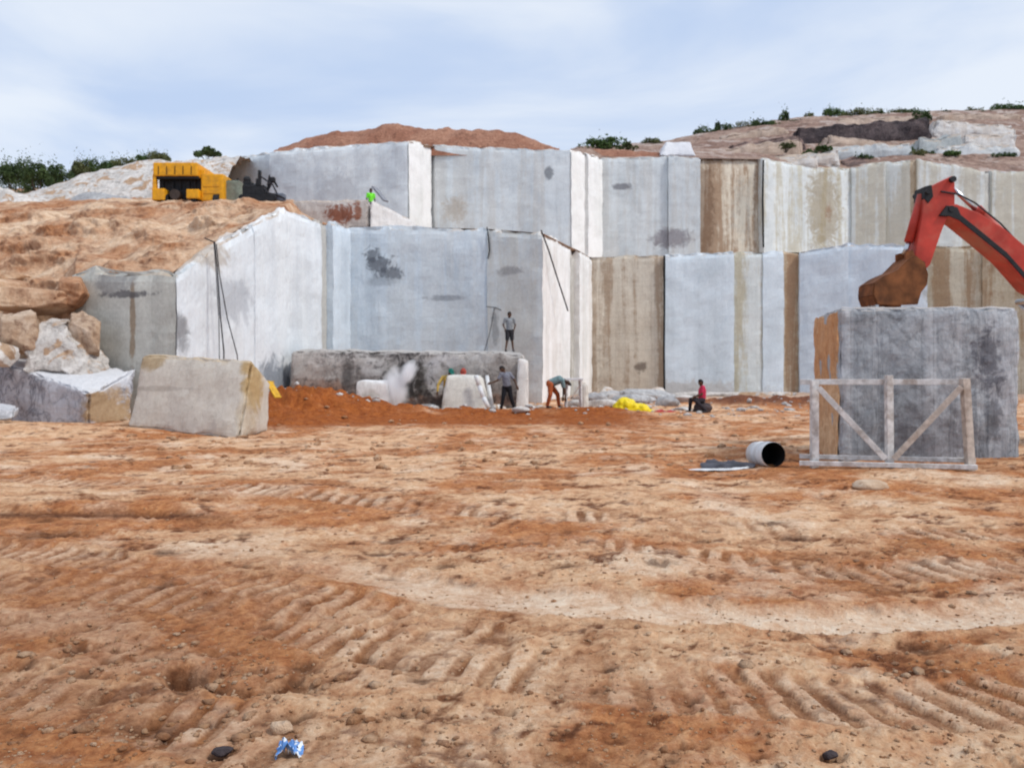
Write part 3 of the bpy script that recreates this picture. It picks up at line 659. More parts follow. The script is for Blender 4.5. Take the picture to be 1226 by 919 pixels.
for i, (a, b, c_, d_, e_, f_, Y_, mt_, lb_) in enumerate([
    (826, 176, 872, 178, 190, 190, 82, shade_band, 'dark strip for the crevice shade at the left foot of the right-hand hill'),
    (868, 172, 966, 156, 184, 172, 82, shade_band, 'dark strip for the crevice shade above the tan ledge on the hill'),
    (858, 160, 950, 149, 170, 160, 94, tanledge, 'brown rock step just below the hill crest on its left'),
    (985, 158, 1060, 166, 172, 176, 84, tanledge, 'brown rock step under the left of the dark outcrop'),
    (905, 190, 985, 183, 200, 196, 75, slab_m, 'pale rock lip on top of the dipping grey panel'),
    (1000, 186, 1100, 184, 194, 192, 77, shade_band, 'thin dark strip for the shade below the grey blue slab'),
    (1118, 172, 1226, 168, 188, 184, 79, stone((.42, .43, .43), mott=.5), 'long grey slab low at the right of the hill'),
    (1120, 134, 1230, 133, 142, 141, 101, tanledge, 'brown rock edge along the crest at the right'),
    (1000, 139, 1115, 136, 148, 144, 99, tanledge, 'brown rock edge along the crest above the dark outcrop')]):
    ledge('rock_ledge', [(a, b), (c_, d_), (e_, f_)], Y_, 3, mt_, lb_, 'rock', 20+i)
hexblock_c = [at(790, 187, 66), at(834, 187, 66), at(827, 169, 66.5), at(797, 169, 66.5)]
tag(hexblock('stone_block', hexblock_c+[p+Vector((0, 2, 0)) for p in hexblock_c], stone((.62, .63, .66), (.7, .71, .74), mott=.05, dust_top=(.6, .6, .62)), None, .15, .03, .1), 'bright white cut block standing on the skyline above the brown panel', 'stone block')
# ------------------------------------------------------------------ vegetation
def leafmat(name, a, b):
    t = NT(name); n = t.noise(t.pos(), .9, 4); n2 = t.noise(t.pos(), 9, 3)
    col = t.mix(t.ramp(n, .35, .65), a, b); col = t.mix(.5, col, t.mix(n2, (.1, .1, .1), (.9, .9, .9)), 'SOFT_LIGHT')
    t.color(col); t.b.inputs['Roughness'].default_value = .7
    t.b.inputs['Transmission Weight'].default_value = 0
    return t.mat
LG = [leafmat('leaves_dark', (.03, .055, .018), (.08, .12, .04)), leafmat('leaves_green', (.035, .07, .015), (.09, .15, .04)), leafmat('leaves_dry', (.07, .08, .03), (.16, .17, .07))]
M['bark'] = simple('bark', (.09, .065, .05), .9)
def bush(name, px, py_base, Y, wpx, hpx, leaf, label, cat='bush', n=1500, seed=0, group=None, ls=.11, stem=.25, spiky=0):
    rs = np.random.RandomState(seed); base = at(px, py_base, Y); w = wpx/F*Y/2; h = hpx/F*Y
    root = tag(empty(name, base), label, cat, group)
    k = max(4, int(5*w/h)+4); V = []; Fc = []
    cl = [(rs.uniform(-.75, .75)*w, rs.uniform(-.5, .5)*w*.7, h*rs.uniform(.3, .78), rs.uniform(.22, .42)) for _ in range(k)]
    cl.append((0, 0, h*.7, .38))
    for i in range(n):
        cx, cy, cz, r = cl[rs.randint(len(cl))]; q = rs.normal(size=3); q = q/np.linalg.norm(q)*rs.uniform(.35, 1)**.5
        p = np.array([cx+q[0]*r*w*1.1, cy+q[1]*r*w, cz+q[2]*r*h*.75+(rs.exponential(.12)*h if spiky and rs.rand() < .10 else 0)])
        if p[2] < 0: p[2] = abs(p[2])*.5
        a = rs.normal(size=3); a /= np.linalg.norm(a); b = np.cross(a, rs.normal(size=3)); b /= np.linalg.norm(b)+1e-6
        s = ls*rs.uniform(.5, 1.3); b0 = len(V)
        V += [tuple(p-a*s), tuple(p+b*s*.45), tuple(p+a*s), tuple(p-b*s*.45)]; Fc.append((b0, b0+1, b0+2, b0+3))
    me = bpy.data.meshes.new('crown'); me.from_pydata(V, [], Fc); me.update(); link('crown', me, leaf, root, False)
    m = MB()
    for cx, cy, cz, r in cl: m.tube((cx*.15, cy*.15, -.3), (cx*.85, cy*.85, cz), .035*max(1, h/2), .012, 6)
    m.build('stem', M['bark'], root)
    return root
ltr = [(14, 236, 74, 44, 42, 0), (46, 236, 70, 40, 44, 0), (30, 233, 82, 60, 46, 0), (72, 232, 78, 36, 36, 0), (92, 226, 80, 30, 34, 2), (112, 219, 82, 34, 30, 0), (128, 216, 84, 30, 24, 1), (148, 212, 86, 36, 24, 2), (168, 207, 88, 30, 22, 1), (190, 203, 88, 34, 20, 2), (-30, 238, 76, 60, 50, 0), (-75, 238, 80, 60, 50, 1)]
ll = ['dark shrub at the far left edge of the skyline', 'tallest dark shrub in the row on the left skyline', 'dark wide shrub behind the front shrubs on the left', 'dark shrub on the right of the tall left ones', 'dry yellow green shrub where the rock slope begins', 'dark green shrub above the foot of the pale rock slope', 'small green shrub halfway up the pale rock slope', 'thin dry shrub above the pale rock slope', 'loose green shrub left of the yellow machine', 'dry low shrub just above the yellow machine', 'dark bush beyond the left edge', 'green bush beyond the left edge']
for i, (px, py, Y, w, h, k) in enumerate(ltr):
    bush('shrub', px, py, Y, w, h, LG[k], ll[i], 'bush', 3000, 40+i, 'shrubs on the left skyline', .125, spiky=1)
bush('shrub', 249, 190, 70, 34, 15, LG[0], 'round dark bush alone on the wall top right of the yellow machine', 'bush', 1100, 3, ls=.13)
bush('shrub', 722, 182, 70, 56, 17, LG[1], 'wide low green bush on top of the upper face beside the tall white cleft', 'bush', 1800, 4, ls=.13, spiky=1)
bush('shrub', 752, 182, 71, 26, 13, LG[2], 'small dry bush right of the wide low green bush', 'bush', 700, 5, ls=.12)
rt = [(780, 172, 100, 30, 8, 2), (845, 163, 102, 32, 13, 0), (860, 160, 102, 12, 16, 0), (910, 154, 100, 30, 14, 0), (938, 149, 103, 12, 20, 0), (968, 145, 104, 22, 12, 2), (997, 142, 104, 34, 16, 1), (1035, 140, 104, 50, 12, 2), (1078, 138, 104, 34, 9, 2), (1104, 150, 92, 26, 20, 0), (1165, 136, 104, 24, 8, 2), (1205, 136, 104, 44, 13, 1), (1240, 136, 104, 40, 14, 1),
      (968, 192, 71, 22, 14, 1), (1000, 191, 72, 26, 9, 2), (1018, 191, 72, 18, 9, 1), (1058, 188, 73, 30, 10, 2), (1082, 187, 73, 28, 11, 1), (1120, 188, 73, 22, 9, 0), (1158, 180, 78, 14, 10, 0)]
rl = ['low dry bush left of the right-hand hill', 'dark bush at the left end of the right-hand hill crest', 'thin upright dark bush beside the first crest bush', 'dark bush above the tan ledge', 'slender dark bush standing tallest on the hill crest', 'dry tuft right of the slender crest bush', 'green bush on the crest above the dark outcrop', 'wide dry bush on the crest above the dark outcrop', 'low dry bush at the right of the dark outcrop crest', 'dark bush at the right end of the dark outcrop', 'dry tuft on the bare crest', 'green bush on the crest by the right edge', 'green bush past the right edge of the crest',
      'green tuft on the dip of the upper face', 'dry tuft left of centre on the lower hill ledge', 'small green tuft on the lower hill ledge', 'dry bush above the concave pale panels', 'brightest green bush above the concave pale panels', 'dark low bush right of the bright green one', 'small dark bush against the grey slab']
rr_ = np.random.RandomState(31)
ex_pos = [(870, 156, 101), (890, 154, 101), (925, 150, 100), (955, 147, 102), (1012, 141, 103), (1052, 139, 103), (1090, 137, 103), (1130, 137, 103), (1182, 136, 103), (1222, 135, 103), (940, 176, 72), (985, 182, 70), (1035, 190, 71), (1100, 188, 71), (1140, 186, 71), (1200, 188, 72)]
ex_lb = ['scrub beside the tall dark crest bush', 'scrub between the first crest bushes', 'scrub before the slender crest bush', 'scrub behind the slender crest bush', 'scrub between the green and the wide crest bushes', 'scrub amid the wide dry crest bush', 'scrub right of the low dry crest bush', 'scrub on the bare part of the crest', 'scrub left of the right edge crest bush', 'scrub at the right edge of the crest', 'scrub on the tan ledge', 'scrub at the foot of the dip', 'scrub below the lower hill ledge', 'scrub right of the brightest green bush', 'scrub between the lower right bushes', 'scrub at the right end of the lower ledge']
for i, ((px, py, Y), lb_) in enumerate(zip(ex_pos, ex_lb)):
    bush('shrub', px, py+3, Y, rr_.uniform(18, 34), rr_.uniform(7, 12), LG[[0, 2, 1][i % 3]], 'small low '+lb_, 'bush', 450, 300+i, 'bushes on the right-hand hill', .13, spiky=1)
for i, (px, py, Y, w, h, k) in enumerate(rt):
    bush('shrub', px, py+2, Y, w, h, LG[k], rl[i], 'bush', int(250+w*h*1.6), 80+i, 'bushes on the right-hand hill', .15, spiky=1)
# ------------------------------------------------------------------ boulders on the left
bl = [((52, 362, 24.9), (1.35, 1.0, .50), 'slope', 'tan ledge boulder above the white one at the left edge', 5, .3),
      ((-4, 350, 25.3), (1.2, 1.2, .55), 'slope', 'tan boulder cut by the left edge of the photo', 6, 0),
      ((88, 350, 25.2), (.62, .7, .60), 'slope', 'rounded tan rock lip beside the dull grey panel', 7, .5),
      ((102, 408, 24.5), (.45, .6, .95), 'rock_brown', 'brown boulder wedged against the dull grey panel', 9, .9),
      ((18, 402, 23.9), (.9, .7, .8), 'rock_brown', 'dark brown boulder left of the white one', 14, .3),
      ((2, 424, 23.2), (.6, .6, .55), 'rock_white', 'white boulder low at the left edge', 10, .4),
      ((50, 284, 33), (.45, .4, .2), 'rock_white', 'small white stone lying on the orange slope', 11, .2),
      ((24, 305, 31), (.6, .5, .3), 'rock_brown', 'brown stone high on the orange slope', 12, .7),
      ((18, 334, 27.6), (.9, .6, .3), 'rock_tan', 'flat tan stone at the upper left of the boulders', 13, .7)]
c8 = [at(14, 452, 23.2), at(116, 450, 23.6), at(74, 386, 24.2), at(46, 381, 24.3)]
tag(hexblock('boulder', c8+[p+Vector((.15, 1.2, 0)) for p in c8], M['rock_white'], None, .09, .16, .15, .2, 1.0, 4), 'large white wedge shaped boulder at the foot of the left slope', 'boulder')
for (p, r, m, lb, sd_, rz) in bl:
    tag(boulder('boulder', at(*p), r, M[m], None, sd_, 5, .6, cuts=16, rz=rz), lb, 'boulder')
# ------------------------------------------------------------------ cut blocks
# tilted slab at far left
g = stone((.25, .25, .275), (.46, .46, .49), dark=(.09, .09, .11), mott=.6, veins=.7, lines=.15, dust_top=(.66, .66, .67), blots=[(P3(135, 490, 22.5), (.85, 1.2, .8), (.36, .24, .13), .95), (P3(40, 490, 24.2), (.9, 1.0, .5), (.24, .2, .2), .3)])
c8 = [at(-60, 520, 25.4), at(108, 512, 22), at(108, 471, 22), at(-60, 412, 25.4), at(-5, 480, 27.5), at(160, 506, 23.3), at(163, 441, 24.4), at(10, 421, 27.5)]
tag(hexblock('stone_block', c8, g, None, .12, .05, .12, .15), 'tilted dark grey slab with a white top at the far left', 'stone block')
c8 = [at(-40, 508, 20), at(18, 504, 20), at(20, 488, 20.2), at(-40, 480, 20.2)]
tag(hexblock('stone_block', c8+[p+Vector((-.4, .8, .05)) for p in c8], stone((.34, .35, .37), (.55, .55, .57), mott=.7, veins=.5, dust_top=(.5, .5, .52)), None, .08, .04, .08), 'small streaked grey stone in the dirt at the left edge', 'stone block')
g = stone((.475, .435, .375), (.54, .50, .44), mott=.12, lines=.12, streak=.1, blots=[(P3(180, 428, 20), (.5, .8, .35), (.38, .27, .14), .8), (P3(305, 440, 19.2), (.30, .6, 1.1), (.44, .30, .13), .9), (P3(296, 500, 19), (.2, .5, .8), (.42, .33, .2), .4), (P3(200, 465, 19.8), (1.3, .8, .08), (.33, .29, .25), .5)], dust_top=(.5, .38, .25))
c8 = [at(149, 512, 19.9), at(288, 530, 18.4), at(304, 429, 18.9), at(169, 423, 20.1), at(190, 505, 22), at(322, 518, 20.0), at(326, 455, 20.4), at(205, 425, 22)]
tag(hexblock('stone_block', c8, g, None, .09, .03, .08, .12), 'large beige cut block leaning on the dirt with brown stained corners', 'stone block')
# yellow sheet behind it
m = MB(); m.bar(at(314, 456, 21.5), at(324, 457, 21.4), .3, .03); m.bar(at(322, 457, 21.3), at(333, 476, 21.2), .28, .04, .01)
tag(m.build('plastic_sheet', simple('ochre_sheet', (.62, .36, .03), .6, var=.3)), 'folded yellow sheet behind the right corner of the beige block', 'sheet')
# long mottled block
g = stone((.22, .20, .185), (.50, .475, .45), dark=(.025, .022, .022), mott=1.0, veins=.4, lines=.1, streak=.15,
          blots=[(P3(380, 470, 31), (1.6, 1, .6), (.24, .13, .085), .7), (P3(488, 452, 31), (.55, .8, 1.4), (.025, .022, .022), .95, 2), (P3(505, 460, 31), (.4, .8, 1.2), (.04, .035, .03), .8, 2), (P3(600, 455, 31), (.9, .8, 1.0), (.22, .19, .17), .6), (P3(535, 432, 31), (.9, .8, .3), (.5, .49, .5), .6), (P3(425, 422, 31), (1.0, .8, .25), (.05, .045, .04), .8), (P3(560, 480, 31), (3, .8, .25), (.22, .12, .08), .7), (P3(450, 425, 31), (3, .8, .12), (.06, .05, .05), .6, 3), (P3(365, 440, 31), (.7, .8, .8), (.42, .38, .35), .6), (P3(445, 440, 31), (.5, .8, .4), (.5, .48, .47), .6), (P3(520, 450, 31), (.45, .8, .7), (.48, .47, .47), .7), (P3(575, 430, 31), (.6, .8, .2), (.5, .49, .48), .6), (P3(415, 445, 31), (.3, .8, 1.0), (.06, .055, .055), .7), (P3(500, 560, 31), (6.5, 3, 3.4), (.035, .03, .03), .8, 2.2), (P3(400, 350, 31), (6, 3, 2.6), (.55, .52, .5), .6, 2.6)], dust_top=(.42, .40, .38))
c8 = [atz(344, 31.2, -.2), atz(628, 31, -.2), at(626, 421, 31), at(347, 418, 31.2)]
tag(hexblock('stone_block', c8+[p+Vector((.1, 2.2, 0)) for p in c8], g, None, .11, .06, .10, .14), 'long dark mottled block lying in front of the lower face', 'stone block')
g = stone((.62, .60, .57), (.7, .68, .66), mott=.1, dust_top=(.6, .58, .55))
c8 = [atz(617, 30.6, -.1), atz(633, 30.6, -.1), at(632, 430, 30.7), at(619, 428, 30.7)]
tag(hexblock('stone_slab', c8+[p+Vector((.05, .5, 0)) for p in c8], g, None, .1, .02, .05), 'upright cream slab at the right end of the long mottled block', 'stone slab')
g = stone((.60, .59, .57), (.70, .70, .69), mott=.15, blots=[(P3(443, 475, 29.3), (.4, .5, .25), (.35, .34, .3), .6)], dust_top=(.72, .72, .73))
c8 = [atz(424, 29.3, -.1), atz(466, 29.3, -.1), at(464, 456, 29.4), at(425, 455, 29.4)]
tag(hexblock('stone_block', c8+[p+Vector((.15, 1, 0)) for p in c8], g, None, .08, .03, .05), 'small squared white block standing in the dust before the mottled block', 'stone block')
g = stone((.54, .52, .47), (.63, .61, .56), mott=.12, lines=.4, blots=[(P3(572, 475, 29), (.35, .5, .5), (.42, .41, .39), .5)], dust_top=(.6, .58, .54))
c8 = [atz(526, 28.9, -.1), atz(587, 28.7, -.1), at(574, 449, 29.2), at(534, 448, 29.2)]
tag(hexblock('stone_block', c8+[p+Vector((.1, 1.1, 0)) for p in c8], g, None, .08, .03, .07), 'cream tapering block where workers bend, left of the walking man', 'stone block')
m = MB(); m.path([at(570, 450, 28.85), at(574, 462, 28.7), at(579, 476, 28.5), at(585, 488, 28.3)], .085, 10)
tag(m.build('pipe', M['white'], None, True), 'thick white pipe sloping down the right side of the cream block', 'pipe')
m = MB(); m.tube(at(583, 450, 29.9), at(589, 489, 29.2), .07, .09, 10)
tag(m.build('post', M['white'], None, True), 'pale post standing between the cream block and the walking man', 'post')
# blocks on the terrace
g = stone((.40, .36, .33), (.47, .44, .42), mott=.3, blots=[(P3(408, 256, 41.6), (.9, .8, .5), (.22, .075, .04), .95, 2), (P3(428, 254, 41.6), (.25, .8, .5), (.24, .09, .05), .9, 2)])
c8 = [atz(343, 41.6, 8.4), atz(442, 41.6, 8.3), at(441, 237, 41.6), at(345, 240, 41.6)]
tag(hexblock('stone_block', c8+[p+Vector((0, 1.4, 0)) for p in c8], g, None, .12, .05, .1), 'low grey block with red stains at the back of the terrace', 'stone block')
g = stone((.58, .57, .565), (.66, .65, .64), mott=.1)
c8 = [atz(441, 41.5, 8.2), atz(500, 43.6, 8.2), at(494, 264, 43.6), at(443, 238, 41.5)]
tag(hexblock('stone_block', c8+[p+Vector((.2, 2.2, 0)) for p in c8], g, None, .12, .04, .08), 'white wedge shaped block in front of the worker in a green vest', 'stone block')
c8 = [atz(425, 44.2, 8), atz(480, 44.2, 8), atz(480, 44.2, 10.0), atz(425, 44.2, 10.0)]
tag(hexblock('stone_block', c8+[p+Vector((0, 2.6, 0)) for p in c8], u1, None, .15, .04, .08), 'pale block under the feet of the worker in a green vest', 'stone block')
m = MB(); m.bar(at(448, 224, 43.6), at(462, 241, 43.2), .42, .10, .02)
tag(m.build('plank', simple('grey_board', (.25, .26, .29), .7)), 'grey board tilted beside the worker in a green vest', 'board')
# big grey block, right
g = stone((.135, .148, .165), (.33, .35, .375), dark=(.025, .028, .034), mott=1.0, veins=.3, lines=.12, streak=.22, grain=.3, stain=(.48, .49, .51), stain_amt=.5, stain_w=3.0, dust_top=(.42, .38, .35),
          blots=[(P3(1200, 480, 12.9), (.20, .6, .7), (.42, .43, .46), .6, 3), (P3(1110, 520, 13), (.8, .6, .5), (.10, .09, .10), .5, 3), (P3(1185, 430, 12.9), (.25, .6, .5), (.07, .07, .09), .7, 4), (P3(1190, 500, 12.9), (.15, .6, .5), (.05, .055, .07), .6, 4)])
FL, FR, BLk = atz(1004, 13.0), atz(1223, 12.9), atz(976, 15.4)
BRk = BLk+(FR-FL)
zt = at(1005, 367, 13).z
dz = Vector((0, 0, zt)); lo = Vector((0, 0, -.15))
blk = tag(empty('stone_block', FL), 'huge dark grey block with an orange left side behind the wooden frame', 'stone block')
def rel(ps, o): return [Vector(p)-Vector(o.location) for p in ps]
c8 = [FL+lo, FR+lo, FR+dz, FL+dz, BLk+lo, BRk+lo, BRk+dz, BLk+dz]
o = hexblock('block_body', c8, g, None, .055, .03, .05, .07, 2.0); o.parent = blk; o.matrix_parent_inverse = Matrix.Translation(-FL)
og = stone((.50, .26, .12), (.58, .38, .22), dark=(.26, .11, .05), mott=.5, grain=.3)
n_ = (BLk-FL).cross(Vector((0, 0, 1))).normalized(); n_ = -n_ if n_.x > 0 else n_
skin = [FL*1.0+n_*.03+Vector((0, .04, -.1)), FL+n_*.03+Vector((0, .04, zt-.06))]
o = hexblock('weathered_side', [BLk+n_*.035+lo, FL+n_*.02+(BLk-FL)*.02+lo, FL+n_*.02+(BLk-FL)*.02+dz*.985, BLk+n_*.035+dz*.985,
                                BLk-n_*.02+lo, FL-n_*.02+(BLk-FL)*.02+lo, FL-n_*.02+(BLk-FL)*.02+dz*.975, BLk-n_*.02+dz*.975], og, None, .06, .03, .03, .05, 2.4)
o.parent = blk; o.matrix_parent_inverse = Matrix.Translation(-FL); o['label'] = 'orange weathered left side'
# ------------------------------------------------------------------ wooden frame
fr = tag(empty('wooden_frame', atz(1065, 12.3)), 'weathered wooden frame with crossed braces standing before the grey block', 'frame')
def fp(px, py, Y): return at(px, py, Y)-fr.location
def fb(name, a, b, w, h, mat='wood'):
    m = MB(); m.bar(a, b, w, h, .006); return m.build(name, M[mat], fr)
fb('post', fp(975, 455, 12.55), fp(975, 560, 12.55), .11, .11)
fb('post', fp(1064, 449, 12.25), fp(1065, 562, 12.25), .10, .10)
fb('post', fp(1155, 453, 11.9), fp(1162, 568, 11.9), .11, .11, 'wood2')
fb('top_rail', fp(958, 457, 12.72), fp(1158, 457, 12.0), .07, .085)
fb('bottom_rail', fp(957, 546, 12.72), fp(1168, 551, 12.0), .07, .07)
fb('bottom_rail', fp(957, 554, 12.5), fp(1170, 559, 11.75), .07, .07)
fb('brace', fp(980, 464, 12.42), fp(1060, 549, 12.15), .05, .085)
fb('brace', fp(1151, 463, 11.82), fp(1070, 549, 12.12), .05, .085, 'wood2')
# ------------------------------------------------------------------ barrel and dark sheet
dr = tag(empty('drum', atz(925, 13)), 'white drum lying on its side with its black open end to the camera', 'drum')
a, b = at(926, 544, 12.75)-dr.location, at(907, 543, 13.4)-dr.location
ax = (b-a).normalized(); r = .205
bm = bmesh.new(); rot = ax.to_track_quat('Z', 'Y').to_matrix().to_4x4(); Ld = (b-a).length; n = 32; rings = []
for rr, zz in ((r*.97, 0), (r, .015), (r, Ld*.33), (r*1.04, Ld*.34), (r*1.04, Ld*.36), (r, Ld*.37), (r, Ld*.66), (r*1.04, Ld*.67), (r*1.04, Ld*.69), (r, Ld*.7), (r, Ld), (r*.02, Ld)):
    rings.append([bm.verts.new(Matrix.Translation(a) @ rot @ Vector((rr*math.cos(k/n*2*math.pi), rr*math.sin(k/n*2*math.pi), zz))) for k in range(n)])
for r0, r1 in zip(rings[:-1], rings[1:]):
    for k in range(n): bm.faces.new((r0[k], r0[(k+1) % n], r1[(k+1) % n], r1[k]))
me = bpy.data.meshes.new('shell'); bm.to_mesh(me); bm.free(); link('shell', me, M['white'], dr)
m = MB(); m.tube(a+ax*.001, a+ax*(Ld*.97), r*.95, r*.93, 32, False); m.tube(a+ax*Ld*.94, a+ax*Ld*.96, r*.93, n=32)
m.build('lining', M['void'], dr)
def flatsheet(name, px, Y, rx, ry, mat, label, cat, seed, th=.02, wav=.03):
    n = 40; c = atz(px, Y); rs = np.random.RandomState(seed); bm = bmesh.new(); ring = []
    lv = []
    for j, f in enumerate((0.001, .35, .7, .92, 1)):
        rg = []
        for k in range(n):
            a = k/n*2*math.pi; rr = f*(1+.18*math.sin(a*3+seed)+.08*math.sin(a*7))
            x, y = c.x+rx*rr*math.cos(a), c.y+ry*rr*math.sin(a)
            z = gz(x, y)+.03+(th if j < 4 else 0)+wav*float(fbm(np.array([[x*4, y*4, seed]]), 3)[0])
            rg.append(bm.verts.new((x, y, z)))
        lv.append(rg)
    for r0, r1 in zip(lv[:-1], lv[1:]):
        for k in range(n): bm.faces.new((r0[k], r0[(k+1) % n], r1[(k+1) % n], r1[k]))
    me = bpy.data.meshes.new(name); bm.to_mesh(me); bm.free()
    return tag(link(name, me, mat), label, cat)
flatsheet('plastic_sheet', 868, 13.1, .42, .42, simple('dark_sheet', (.06, .06, .075), .5, var=.5, sc=4), 'dark sheet lying flat on the dirt left of the drum', 'sheet', 3, .03, .1)
flatsheet('plastic_sheet', 866, 12.75, .46, .10, M['white'], 'thin pale sheet edge in front of the dark sheet', 'sheet', 5, .01, .03)
# ------------------------------------------------------------------ excavator
YE = 16.0
ex = tag(empty('excavator', Vector((13.2, YE, 0))), 'red excavator reaching its muddy bucket over the grey block', 'excavator')
def e2(px, py): v = at(px, py, YE); return (v.x-13.2, v.z)
def pr(pts): return [e2(*p) if p[0] < 1300 else p for p in pts]
def ep(px, py, dy=0): x, z = e2(px, py); return Vector((x, dy, z))
# boom: arched box beam to the foot pivot at body
m = MB()
top = [e2(1137, 247), e2(1165, 258), e2(1195, 277), e2(1226, 303), (-1.9, 3.25), (-1.0, 2.35), (-.45, 1.75)]
bot = [(-.75, 1.45), (-1.55, 2.15), (-2.6, 3.0), e2(1226, 348), e2(1196, 314), e2(1165, 288), e2(1140, 268), e2(1128, 262)]
m.prism([e2(1125, 250)]+top+bot, -.24, .24, .02)
boom = m.build('boom', M['red_paint'], ex)
m = MB()
und = [e2(1117, 261), e2(1126, 249), e2(1138, 251), e2(1142, 260), e2(1166, 279.5), e2(1196, 304), e2(1222, 333), e2(1222, 341), e2(1196, 311.5), e2(1165, 286.5), e2(1140, 266.5), e2(1128, 261.5)]
m.prism(und, -.255, .255, .01)
m.build('dark_underside', M['black'], boom)  # black strip standing in for the boom's dark underside
# stick
m = MB(); m.prism([e2(1102, 229), e2(1134, 213), e2(1137, 222), e2(1137, 250), e2(1128, 263), e2(1121, 280), e2(1108, 318), e2(1101, 326), e2(1091, 322), e2(1090, 306), e2(1098, 262)], -.19, .19, .02)
stick = m.build('stick', M['red_paint'], ex)
m = MB(); m.prism([e2(1101, 226), e2(1109, 224), e2(1111, 238), e2(1105, 246), e2(1100, 240)], -.21, .21, .01); m.build('bracket', M['black'], stick)
for p in ((1131, 253), (1096, 318), (1133, 218), (1104, 232)):
    m = MB(); m.tube(ep(*p, -.27), ep(*p, .27), .06, n=14); m.build('pivot_pin', M['black'], stick)
# bucket cylinder
m = MB(); m.tube(ep(1103, 234, -.02), ep(1087, 290, -.02), .085); cy = m.build('hydraulic_cylinder', M['red_paint'], ex, True)
m = MB(); m.tube(ep(1088, 288, -.02), ep(1082, 305, -.02), .05); m.build('rod', M['steel'], cy, True)
# stick cylinder above boom
m = MB(); m.tube(ep(1171, 254), ep(1222, 302), .10); m.tube(ep(1168, 251), ep(1174, 257), .125); cy = m.build('hydraulic_cylinder', M['red_paint'], ex, True)
m = MB(); m.tube(ep(1134, 219), ep(1172, 255), .045); m.build('rod', M['steel'], cy, True)
# boom cylinders
m = MB()
for s in (-.36, .36): m.tube((-.9, s, .95), (-2.0, s, 2.1), .09)
cy = m.build('hydraulic_cylinder', M['red_paint'], ex, True)
m = MB()
for s in (-.36, .36): m.tube((-2.0, s, 2.1), (-2.75, s, 2.95), .05)
m.tube((-2.75, -.4, 2.95), (-2.75, .4, 2.95), .06); m.build('rod', M['steel'], cy, True)
# hoses
m = MB(); m.path([ep(1215, 296, -.2), ep(1190, 270, -.22), ep(1160, 245, -.2), ep(1140, 235, -.2), ep(1120, 232, -.2)], .018, 6); m.build('hose', M['cable'], ex)
# linkage
m = MB()
for s in (-.23, .15): m.prism([e2(1078, 303), e2(1086, 301), e2(1090, 312), e2(1086, 325), e2(1078, 322)], s, s+.07)
m.bar(ep(1084, 312), ep(1096, 318), .12, .1); m.build('linkage', M['mud'], ex)
# bucket: curved shell with side plates
outer = [e2(1080, 313), e2(1066, 327), e2(1050, 334), e2(1038, 342), e2(1037, 355), e2(1041, 366), e2(1062, 367), e2(1088, 366), e2(1092, 352), e2(1099, 343), e2(1100, 332), e2(1096, 318), e2(1086, 310)]
m = MB()
for s in (-.36, .32): m.prism(outer, s, s+.04, .006)
sh = [e2(1100, 332), e2(1096, 318), e2(1086, 310), e2(1080, 313), e2(1066, 327), e2(1050, 334), e2(1038, 342), e2(1037, 355), e2(1041, 366)]
for p, q in zip(sh[:-1], sh[1:]):
    m.bar(Vector((p[0], 0, p[1])), Vector((q[0], 0, q[1])), .66, .05, .004)
bk = m.build('bucket', M['mud'], ex, False)
for k in range(5):
    m = MB(); y = -.28+.14*k; p = e2(1041, 366)
    m.prism([(p[0]-.03, p[1]+.05), (p[0]+.05, p[1]+.05), (p[0]+.03, p[1]-.14), (p[0], p[1]-.15)], y-.035, y+.035, .004); m.build('tooth', M['steel'], bk)
# upper body, cab, tracks (outside the frame)
m = MB(); m.prism([(-.9, 1.05), (2.6, 1.05), (2.9, 1.3), (2.9, 2.1), (1.0, 2.2), (-.2, 1.75), (-.9, 1.5)], -1.2, 1.2, .05); m.build('body', M['red_paint'], ex)
m = MB(); m.prism([(-1.0, 1.1), (.7, 1.1), (.7, 2.95), (-.6, 2.95), (-1.0, 2.0)], -1.25, -.35, .05); cabo = m.build('cab', M['red_paint'], ex)
m = MB(); m.box((-.12, -1.255, 2.3), (1.1, .02, .9)); m.bar((-.98, -.8, 2.05), (-.62, -.8, 2.85), .75, .02); m.build('window', M['glass'], cabo)
m = MB(); m.box((2.75, 0, 1.55), (.6, 2.3, .95), None, .12); m.build('counterweight', M['black'], ex)
m = MB(); m.tube((0.5, 0, .75), (0.5, 0, 1.06), .7, n=24); m.build('turntable', M['black'], ex)
for s in (-1.05, 1.05):
    m = MB(); prof = []
    for k in range(13): a = math.pi/2+k/12*math.pi; prof.append((-1.6+.42*math.cos(a), .42+.42*math.sin(a)))
    for k in range(13): a = -math.pi/2+k/12*math.pi; prof.append((2.4+.42*math.cos(a), .42+.42*math.sin(a)))
    m.prism(prof, s-.28, s+.28, .02); trk = m.build('track', M['black'], ex)
    for k in range(7):
        m = MB(); m.tube((-1.4+k*.63, s-.3, .3), (-1.4+k*.63, s+.3, .3), .16); m.build('roller', M['mud'], trk)
